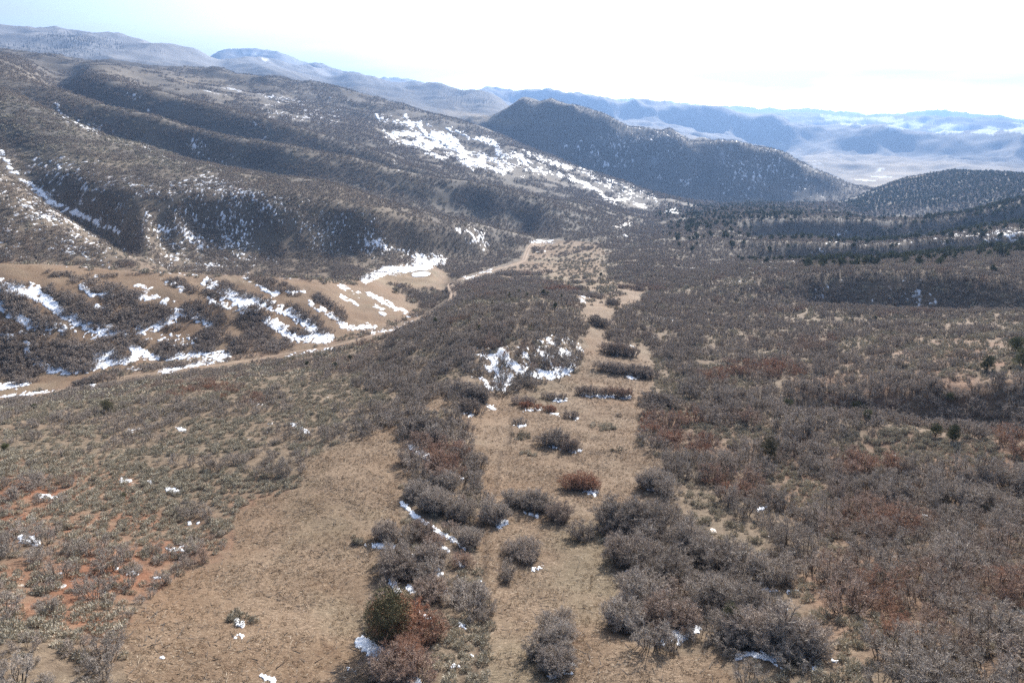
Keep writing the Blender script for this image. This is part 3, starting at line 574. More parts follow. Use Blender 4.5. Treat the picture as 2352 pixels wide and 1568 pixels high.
# ------------------------------------------------------------------ dirt road, pond
def ribbon(name, pts, width, mat, lift=.12, rut=False):
    P3 = at([p[0] for p in pts], [p[1] for p in pts])[:, :2]
    t = np.arange(len(P3)); tt = np.linspace(0, len(P3) - 1, len(P3) * 14)
    def cat(a):
        i = np.clip(tt.astype(int), 0, len(a) - 2); f = tt - i; p0 = a[np.maximum(i - 1, 0)]; p1 = a[i]; p2 = a[i + 1]; p3 = a[np.minimum(i + 2, len(a) - 1)]
        return .5 * (2 * p1 + (p2 - p0) * f + (2 * p0 - 5 * p1 + 4 * p2 - p3) * f ** 2 + (3 * p1 - p0 - 3 * p2 + p3) * f ** 3)
    cx, cy = cat(P3[:, 0]), cat(P3[:, 1]); dx, dy = np.gradient(cx), np.gradient(cy); L = np.hypot(dx, dy) + 1e-9; nx, ny = -dy / L, dx / L
    offs = np.linspace(-.5, .5, 9); prof = np.array([-.35, .02, -.04, .03, .10, .03, -.04, .02, -.35])
    V = []
    for o_, h_ in zip(offs, prof):
        x = cx + nx * width * o_; y = cy + ny * width * o_
        zc = np.maximum(height(x, y), height(cx, cy) - .3)
        V.append(np.c_[x, y, zc + lift + h_])
    V = np.stack(V, 1); n = len(cx); F = []
    for k in range(8):
        i = np.arange(n - 1); F.append(np.stack([i * 9 + k, i * 9 + k + 1, (i + 1) * 9 + k + 1, (i + 1) * 9 + k], 1))
    rutv = np.tile(np.array([0, .2, 1, .3, 0, .3, 1, .2, 0]), n)
    return link(name, mesh_np(name, V.reshape(-1, 3), np.concatenate(F), [mat], dict(rut=rutv), smooth=True))
rm = NT('road_dirt'); rg = rm.n('ShaderNodeNewGeometry').outputs['Position']
rm.col(rm.mix(rm.attr('rut'), rm.mix(rm.rng(rm.noise(.8, 4, rg), .4, .6), (.17, .115, .075), (.24, .17, .12)), (.36, .27, .195))); M_ROAD = rm.m
road = ribbon('dirt_road', [(1000, 712), (1035, 690), (1042, 675), (1034, 655), (1050, 645), (1080, 637), (1130, 622), (1165, 612), (1200, 600), (1208, 585), (1215, 570), (1235, 560), (1270, 554), (1290, 553)], 4.6, M_ROAD)
tag(road, kind='structure')
road2 = ribbon('dirt_road', [(1410, 522), (1425, 519), (1440, 514), (1448, 508)], 6.0, M_SNOW); tag(road2, kind='structure')
road3 = ribbon('dirt_track', [(0, 910), (90, 905), (200, 880), (330, 860), (440, 845), (520, 836), (640, 815), (740, 800), (830, 778), (900, 757), (960, 732), (1000, 712)], 2.5, M_ROAD, lift=.06); tag(road3, kind='structure')
pc = POND
im = NT('pond_ice'); im.col((.74, .69, .65)); im.b.inputs['Roughness'].default_value = .35; im.b.inputs['Specular IOR Level'].default_value = .5
an = np.linspace(0, 2 * math.pi, 48, endpoint=False); rad = 5.2 * (1 + .12 * np.sin(2 * an + 1) + .05 * np.sin(5 * an))
hx = [height(np.array([pc[0] + a]), np.array([pc[1] + b]))[0] for a in (-5, 0, 5) for b in (-8, 0, 8)]
pv_ = np.r_[np.c_[pc[0] + rad * np.cos(an), pc[1] + rad * 1.6 * np.sin(an), np.full(48, max(hx) + .1)], np.c_[pc[0] + rad * 1.15 * np.cos(an), pc[1] + rad * 1.8 * np.sin(an), np.full(48, min(hx) - .3)]]
bm = bmesh.new(); tv = [bm.verts.new(v) for v in pv_]; bm.faces.new(tv[:48])
for k in range(48): bm.faces.new((tv[k], tv[48 + k], tv[48 + (k + 1) % 48], tv[(k + 1) % 48]))
pme = D.meshes.new('pond'); bm.to_mesh(pme); bm.free(); pme.materials.append(im.m)
pond = link('pond_water', pme); tag(pond, kind='structure')

# ------------------------------------------------------------------ plants as clouds of slivers
def norm(v): return v / np.maximum(np.linalg.norm(v, axis=-1, keepdims=True), 1e-9)
def slivers(a, d, w_):
    """thin triangles from a along d"""
    side = norm(np.cross(d, RNG.normal(size=d.shape))) * np.asarray(w_).reshape(-1, 1) * .5
    return np.stack([a - side, a + side, a + d], 1)
def bars(a, b, wa, wb):
    """three-sided tapered limbs"""
    d = norm(b - a); s1 = norm(np.cross(d, RNG.normal(size=d.shape))); s2 = np.cross(d, s1); T_ = []
    wa = np.asarray(wa).reshape(-1, 1); wb = np.asarray(wb).reshape(-1, 1)
    c3 = [(math.cos(t), math.sin(t)) for t in (0, 2.094, 4.189)]
    for k in range(3):
        (c0, q0), (c1, q1) = c3[k], c3[(k + 1) % 3]
        A0 = a + (s1 * c0 + s2 * q0) * wa; A1 = a + (s1 * c1 + s2 * q1) * wa; B0 = b + (s1 * c0 + s2 * q0) * wb; B1 = b + (s1 * c1 + s2 * q1) * wb
        T_ += [np.stack([A0, A1, B1], 1), np.stack([A0, B1, B0], 1)]
    return np.concatenate(T_)
def oak_shrub(h=3.0, rad=1.4, stems=9, br=6, tw=14, tww=.03, upright=.6):
    """returns stem triangles, twig triangles"""
    th = RNG.uniform(0, 6.283, stems); rr_ = rad * np.sqrt(RNG.uniform(0, 1, stems))
    base = np.c_[np.cos(th) * rr_ * .55, np.sin(th) * rr_ * .55, np.full(stems, -.25)]
    hh = h * RNG.uniform(.72, 1.0, stems) * (1 - .45 * (rr_ / rad) ** 2)
    top = np.c_[np.cos(th) * rr_ * 1.05, np.sin(th) * rr_ * 1.05, hh * .86] + RNG.normal(0, .12, (stems, 3)) * [1, 1, .5]
    mid = base * .5 + top * .5 + RNG.normal(0, .14, (stems, 3)) + [0, 0, .1]
    st = np.concatenate([bars(base, mid, np.full(stems, .045), np.full(stems, .03)), bars(mid, top, np.full(stems, .03), np.full(stems, .012))])
    s = RNG.uniform(.25, 1.0, (stems, br)); pos = np.where(s[..., None] < .5, base[:, None] + (mid - base)[:, None] * s[..., None] * 2, mid[:, None] + (top - mid)[:, None] * (s[..., None] * 2 - 1)).reshape(-1, 3)
    out = norm(np.c_[pos[:, :2], np.zeros(len(pos))]); bd = norm(out * .8 + RNG.normal(0, .75, pos.shape) * [1, 1, .35] + [0, 0, upright]) * (RNG.uniform(.35, .75, (len(pos), 1)) * rad * .62)
    bt = slivers(pos, bd, np.full(len(pos), tww * 1.5))
    f = RNG.uniform(.2, 1.0, (len(pos), tw)); tp = (pos[:, None] + bd[:, None] * f[..., None]).reshape(-1, 3)
    td = norm(np.repeat(norm(bd), tw, 0) * .5 + RNG.normal(0, .65, tp.shape) + [0, 0, upright]) * RNG.uniform(.14, .38, (len(tp), 1)) * (h / 3) ** .5
    keep = tp[:, 2] > h * .12
    return st, np.concatenate([bt, slivers(tp[keep], td[keep], np.full(keep.sum(), tww))])
def tufts(n, rad, h, ln, wd, flat=.5):
    th = RNG.uniform(0, 6.283, n); ph = np.arccos(RNG.uniform(0, 1, n)); q_ = RNG.uniform(.55, 1, n)
    p = np.c_[np.sin(ph) * np.cos(th) * rad, np.sin(ph) * np.sin(th) * rad, np.cos(ph) * h] * q_[:, None]
    d = norm(p / [rad, rad, h] + RNG.normal(0, .45, p.shape) + [0, 0, flat]) * RNG.uniform(.5, 1.2, (n, 1)) * ln
    return slivers(p - d * .5, d, np.full(n, wd))
def crown(n, H, R, lobes, ln, wd, z0=.12):
    """juniper crown: leaf tufts packed on several lobes"""
    k = np.arange(lobes); th = k * 2.4 + RNG.uniform(0, .5, lobes); zz = H * (z0 + (1 - z0) * RNG.uniform(.15, .82, lobes))
    rr_ = R * .62 * np.sqrt(np.clip(1 - ((zz / H - .45) / .62) ** 2, .05, 1)) * RNG.uniform(.5, 1, lobes)
    c_ = np.c_[np.cos(th) * rr_, np.sin(th) * rr_, zz]; sz = R * RNG.uniform(.34, .56, lobes)
    c_ = np.r_[c_, [[0, 0, H * .5], [0, 0, H * .74]]]; sz = np.r_[sz, R * .6, R * .42]
    w_ = sz ** 2; L = RNG.choice(len(sz), n, p=w_ / w_.sum()); v = norm(RNG.normal(size=(n, 3))); p = c_[L] + v * (sz[L] * RNG.uniform(.55, 1.05, n))[:, None] * [1, 1, .9]
    p[:, 2] = np.maximum(p[:, 2], H * .05 + .1 * RNG.uniform(0, 1, n)); p[:, 2] = np.minimum(p[:, 2], H * 1.02)
    d = norm(v + RNG.normal(0, .5, v.shape) + [0, 0, .3]) * RNG.uniform(.6, 1.3, (n, 1)) * ln
    return slivers(p - d * .5, d, np.full(n, wd))
def tri_mesh(name, T_, mat, tint=None):
    n = len(T_)
    if tint is None: tint = np.repeat(RNG.uniform(0, 1, n), 3)
    return mesh_np(name, T_.reshape(-1, 3), np.arange(n * 3).reshape(-1, 3), [mat], dict(tint=tint))

# protos of three levels of detail (kept out of the scene, only their meshes are used)
def oak_meshes(n, **k):
    L = []
    for _ in range(n):
        a, b = oak_shrub(**k); L.append((tri_mesh('stems', a, M_STEM), tri_mesh('twigs', b, M_TWIG), a, b))
    return L
OAK0 = oak_meshes(7, h=2.9, rad=1.5, stems=14, br=11, tw=20, tww=.026, upright=.35)
OAK1 = oak_meshes(5, h=2.6, rad=1.5, stems=9, br=9, tw=13, tww=.05, upright=.35)
OAK2 = oak_meshes(5, h=2.3, rad=1.7, stems=7, br=6, tw=9, tww=.11, upright=.35)
SAGE0 = [tri_mesh('leaves', tufts(170, .52, .55, .26, .055), M_SAGE) for _ in range(5)]
SAGE2 = [tri_mesh('leaves', tufts(48, .6, .55, .34, .16), M_SAGE) for _ in range(4)]
def trunk_mesh(H, w0):
    a = np.array([[0, 0, -.4], [0, 0, -.1], [0, 0, -.1], [.1 * H * .3, 0, H * .35], [-.08 * H, .05, H * .3]]); b = np.array([[.05, 0, H * .5], [.22 * H, .05, H * .42], [-.2 * H, .1, H * .4], [.1 * H, -.2 * H, H * .6], [-.12 * H, .16 * H, H * .6]])
    return tri_mesh('trunk', bars(a, b, np.array([w0, w0 * .7, w0 * .7, w0 * .4, w0 * .4]), np.full(5, w0 * .3)), M_TRUNK)
JUN0 = [(trunk_mesh(4.2, .16), tri_mesh('crown', crown(5200, 4.2, 1.6, 14, .24, .06), M_JUN)) for _ in range(3)]
JUNR = [(trunk_mesh(4.0, .16), tri_mesh('crown', crown(7000, 4.2, 1.75, 16, .2, .045, z0=.1), M_JUNB)) for _ in range(1)]
JUN2 = [(trunk_mesh(4.4, .2), tri_mesh('crown', crown(420, 4.4, 1.9, 8, .6, .36), M_JUN)) for _ in range(4)]
def fir(n=90):
    z = RNG.uniform(.05, 1, n); th = RNG.uniform(0, 6.283, n); p = np.c_[np.zeros(n), np.zeros(n), z * 14]
    d = np.c_[np.cos(th) * 2.6 * (1.05 - z), np.sin(th) * 2.6 * (1.05 - z), -.5 * np.ones(n)]
    return slivers(p, d, np.full(n, 1.6))
FIR = [tri_mesh('fir', fir(), M_FIR) for _ in range(3)]
def sticks(n):
    a = RNG.normal(0, .3, (n, 3)) * [1, 1, 0] + [0, 0, .05]; d = norm(RNG.normal(size=(n, 3)) * [1, 1, .12]) * RNG.uniform(.25, .8, (n, 1))
    return slivers(a, d, np.full(n, .06))
M_CHIP = plant_mat('wood_chips', (.3, .24, .17), (.6, .5, .38))
GRS = [tri_mesh('sticks', sticks(5), M_STEM), tri_mesh('chips', sticks(4) * .7, M_CHIP)] + [tri_mesh('tuft', tufts(16, .22, .2, .2, .03, 1.0), M_GRASS) for _ in range(4)]

# ------------------------------------------------------------------ stuff: instances on points, one object each
def scatter(name, meshes, pos, scl, rot, idx, redv, label, cat):
    col = D.collections.new(name + '_kinds')
    for k, ms in enumerate(meshes):
        if not isinstance(ms, tuple): ms = (ms,)
        if len(ms) > 1:      # join for instancing
            vs = []; mats = []; tn = []; mi = []
            for q_, m_ in enumerate(ms):
                v = np.empty(len(m_.vertices) * 3, np.float32); m_.vertices.foreach_get('co', v); vs.append(v.reshape(-1, 3)); mats.append(m_.materials[0])
                t_ = np.empty(len(m_.vertices), np.float32); m_.attributes['tint'].data.foreach_get('value', t_); tn.append(t_); mi += [q_] * len(m_.polygons)
            V = np.concatenate(vs); mm = mesh_np(name, V, np.arange(len(V)).reshape(-1, 3), mats, dict(tint=np.concatenate(tn))); mm.polygons.foreach_set('material_index', np.array(mi, np.int32))
        else: mm = ms[0]
        col.objects.link(D.objects.new('%s_kind_%02d' % (name, k), mm))
    me = D.meshes.new(name); me.vertices.add(len(pos)); me.vertices.foreach_set('co', np.asarray(pos, np.float32).ravel())
    for a, v, t in (('scl', scl, 'FLOAT'), ('rot', rot, 'FLOAT'), ('red', redv, 'FLOAT'), ('idx', idx, 'INT')):
        q_ = me.attributes.new(a, t, 'POINT'); q_.data.foreach_set('value', np.asarray(v, np.int32 if t == 'INT' else np.float32))
    o = link(name, me); tag(o, label, cat, kind='stuff')
    ng = D.node_groups.new(name, 'GeometryNodeTree'); ng.interface.new_socket('Geometry', in_out='INPUT', socket_type='NodeSocketGeometry'); ng.interface.new_socket('Geometry', in_out='OUTPUT', socket_type='NodeSocketGeometry')
    N_ = ng.nodes.new; gi = N_('NodeGroupInput'); go = N_('NodeGroupOutput'); ip = N_('GeometryNodeInstanceOnPoints'); ci_ = N_('GeometryNodeCollectionInfo')
    ci_.inputs['Collection'].default_value = col; ci_.inputs['Separate Children'].default_value = True; ci_.inputs['Reset Children'].default_value = True
    def at_(nm, t): x = N_('GeometryNodeInputNamedAttribute'); x.data_type = t; x.inputs['Name'].default_value = nm; return x.outputs['Attribute']
    cx = N_('ShaderNodeCombineXYZ'); l = ng.links.new
    l(at_('rot', 'FLOAT'), cx.inputs['Z']); l(gi.outputs[0], ip.inputs['Points']); l(ci_.outputs[0], ip.inputs['Instance']); ip.inputs['Pick Instance'].default_value = True
    l(at_('idx', 'INT'), ip.inputs['Instance Index']); l(cx.outputs[0], ip.inputs['Rotation']); l(at_('scl', 'FLOAT'), ip.inputs['Scale']); l(ip.outputs[0], go.inputs[0])
    md = o.modifiers.new('scatter', 'NODES'); md.node_group = ng
    return o
def field(r0, r1, s0, sk, umax=.835):
    """jittered points, spacing max(s0, sk*r)"""
    out = []; r = r0
    while r < r1:
        s = max(s0, sk * r); n = int(2 * umax * r / s); u = (np.arange(n) + RNG.uniform(0, 1, n)) / n * 2 * umax - umax
        q_ = r + RNG.uniform(-.5, .5, n) * s; out.append(np.c_[q_ * np.sin(u), q_ * np.cos(u), np.full(n, s)]); r += s
    return np.concatenate(out)
def clumpy(x, y, lam, seed): return fbm(x / lam, y / lam, seed, 3)

# hand-placed thickets: keep other plants out of them
THICK = []
def onroad(x, y, z):
    px, py = project(x, y, z); d = np.full(px.shape, 1e9)
    Q_ = [(0, 910), (90, 905), (200, 880), (330, 860), (440, 845), (520, 836), (640, 815), (740, 800), (830, 778), (900, 757), (960, 732), (1000, 712)]
    for (ax, ay), (bx, by) in zip(Q_, Q_[1:]):
        f = np.clip((px - ax) / (bx - ax), 0, 1); hit = (px >= ax) & (px <= bx); o_ = py - (ay + (by - ay) * f); d = np.where(hit & (o_ > -5) & (o_ < 9), 0, d)
    R_ = [(1000, 712), (1035, 690), (1042, 675), (1034, 655), (1080, 637), (1130, 622), (1200, 600), (1215, 570), (1235, 560), (1290, 553)]
    for (ax, ay), (bx, by) in zip(R_, R_[1:]):
        l = (bx - ax) ** 2 + (by - ay) ** 2; f = np.clip(((px - ax) * (bx - ax) + (py - ay) * (by - ay)) / l, 0, 1); d = np.minimum(d, np.hypot(px - ax - f * (bx - ax), (py - ay - f * (by - ay)) * 1.3))
    return d < 9
def keep_pts(F, dens, clamp_pic=True):
    z = height(F[:, 0], F[:, 1]); vis = visible(F[:, 0], F[:, 1]); px, py = project(F[:, 0], F[:, 1], z)
    k = vis & (RNG.uniform(0, 1, len(F)) < dens(F[:, 0], F[:, 1], z)) & ~onroad(F[:, 0], F[:, 1], z) & (py < 2150)
    return np.c_[F[k, :2], z[k], F[k, 2]]
def oakd(x, y, z):
    r = np.hypot(x, y); lam = np.maximum(6, r * .02); lam = np.exp2(np.round(np.log2(lam)))
    n = clumpy(x, y, lam, 5); n2 = clumpy(x, y, lam * 4, 8); o_ = look(OAK, x, y, z, 10)
    sn_ = look(SNOW, x, y, z, 2)
    return np.clip((o_ * 1.15 + (n - .5) * 2.6 + (n2 - .5) * 1.3 - .45) * 3.4, 0, 1) * (o_ > .02) * (1 - np.clip(sn_ * 1.3, 0, .93) * np.where(r < 220, .45, np.where(look(S0, x, y, z) > .3, 1, .85)))
def saged(x, y, z):
    s = look(SAGE, x, y, z, 8); n = clumpy(x, y, 5.0, 15)
    return np.clip((s + (n - .5) * 1.1) * 1.0, 0, 1) * (s > .015) * (1 - oakd(x, y, z) * .7) * (1 - np.clip(look(SNOW, x, y, z, 2), 0, .85))

# ------------------------------------------------------------------ thickets standing in the open: stems and twigs, one thing each
ORD = ['first', 'second', 'third', 'fourth', 'fifth', 'sixth', 'seventh', 'eighth', 'ninth', 'tenth', 'eleventh', 'twelfth', 'thirteenth', 'fourteenth', 'fifteenth', 'sixteenth', 'seventeenth', 'eighteenth', 'nineteenth', 'twentieth']
FOOT = []      # footprints, kept free of other plants
def thicket(cx, cy, rx, ry, ang, crop, label, group, redf=0.0, hmax=3.3, name='oak_thicket', sage=False):
    k = 0.3398 if crop else 1.0
    if crop: cx, cy = (CROP[crop][0] + cx * .3698) * .91875, (CROP[crop][1] + cy * .3698) * .91875
    rx, ry = rx * k, ry * k
    p0 = at([cx], [cy])[0]; dist = float(np.linalg.norm(p0)); dep = math.asin(min(.9, -p0[2] / dist))
    h = 1.0 if sage else hmax
    hp = FPX * h * math.cos(dep) / dist
    if hp > 1.5 * ry: h *= 1.5 * ry / hp; hp = 1.5 * ry
    h = max(h, .6)
    c = at([cx], [min(cy + hp * .5, 1700)])[0]; dist = float(np.linalg.norm(c))
    half = max(ry - hp / 2, .22 * ry); a = rx * dist / FPX; b = half * dist / (FPX * math.sin(dep)); b = min(max(b, 1.1), 3.2 * a if abs(ang) < 40 else 5 * a)
    az = math.atan2(c[0], c[1]); th = math.radians(ang) * 1.0
    if sage: sp = .95; n = int(a * b * math.pi / .75)
    else: sp = max(1.1, dist * .0075); n = int(math.pi * a * b / sp ** 2 * 1.6)
    n = max(2, min(n, 110))
    q_ = np.sqrt(RNG.uniform(0, 1, n)); f = RNG.uniform(0, 6.283, n)
    ex, ey = q_ * np.cos(f) * max(a - .5, .5), q_ * np.sin(f) * b
    # slope of the ellipse on screen: sideways means farther or nearer on the ground
    ey = ey - ex * math.tan(th) * math.cos(dep) / math.sin(dep) * .75
    wx = c[0] + ex * math.cos(az) + ey * math.sin(az); wy = c[1] - ex * math.sin(az) + ey * math.cos(az)
    wz = height(wx, wy)
    FOOT.append((wx, wy, 1.1 if sage else max(1.6, sp)))
    lod = OAK0 if dist < 105 else OAK1 if dist < 215 else OAK2
    St, Tw, tS, tT = [], [], [], []
    for i in range(n):
        ca, sa = math.cos(RNG.uniform(0, 6.28)), math.sin(RNG.uniform(0, 6.28)); R3 = np.array([[ca, -math.sqrt(1 - ca * ca), 0], [math.sqrt(1 - ca * ca), ca, 0], [0, 0, 1]])
        s = (h / 3.0) * (1.24 if crop != 4 else 1.05) * RNG.uniform(.7, 1.12) * (1 - .25 * q_[i] ** 2); bt = RNG.uniform(0, .65)
        off = np.array([wx[i] - c[0], wy[i] - c[1], wz[i] - c[2]])
        sxy = s * (1.0 if dist < 215 else 1.1)
        if sage:
            T_ = tufts(150 if dist < 110 else 60, .5, .55, .26, .055 if dist < 110 else .11) * RNG.uniform(.6, 1.3); Tw.append(T_ + off)
            tT.append(np.repeat(bt + RNG.uniform(0, .35, len(T_)), 3)); continue
        m_ = lod[RNG.integers(len(lod))]
        St.append((m_[2] @ R3.T) * [sxy, sxy, s] + off); Tw.append((m_[3] @ R3.T) * [sxy, sxy, s] + off)
        tS.append(np.repeat(bt + RNG.uniform(0, .35, len(m_[2])), 3)); tT.append(np.repeat(bt + RNG.uniform(0, .35, len(m_[3])), 3))
    if sage:
        root = link('sagebrush_clump', tri_mesh('leaves', np.concatenate(Tw), M_SAGE, np.concatenate(tT)), loc=c)
        tag(root, label, 'sagebrush', group); root['red'] = 0.0; return root
    root = link(name, None, loc=c); tag(root, label, 'thicket', group)
    a_ = link('stems', tri_mesh('stems', np.concatenate(St), M_STEM, np.concatenate(tS)), root); b_ = link('twigs', tri_mesh('twigs', np.concatenate(Tw), M_TWIG, np.concatenate(tT)), root)
    a_['red'] = float(redf); b_['red'] = float(redf)
    return root

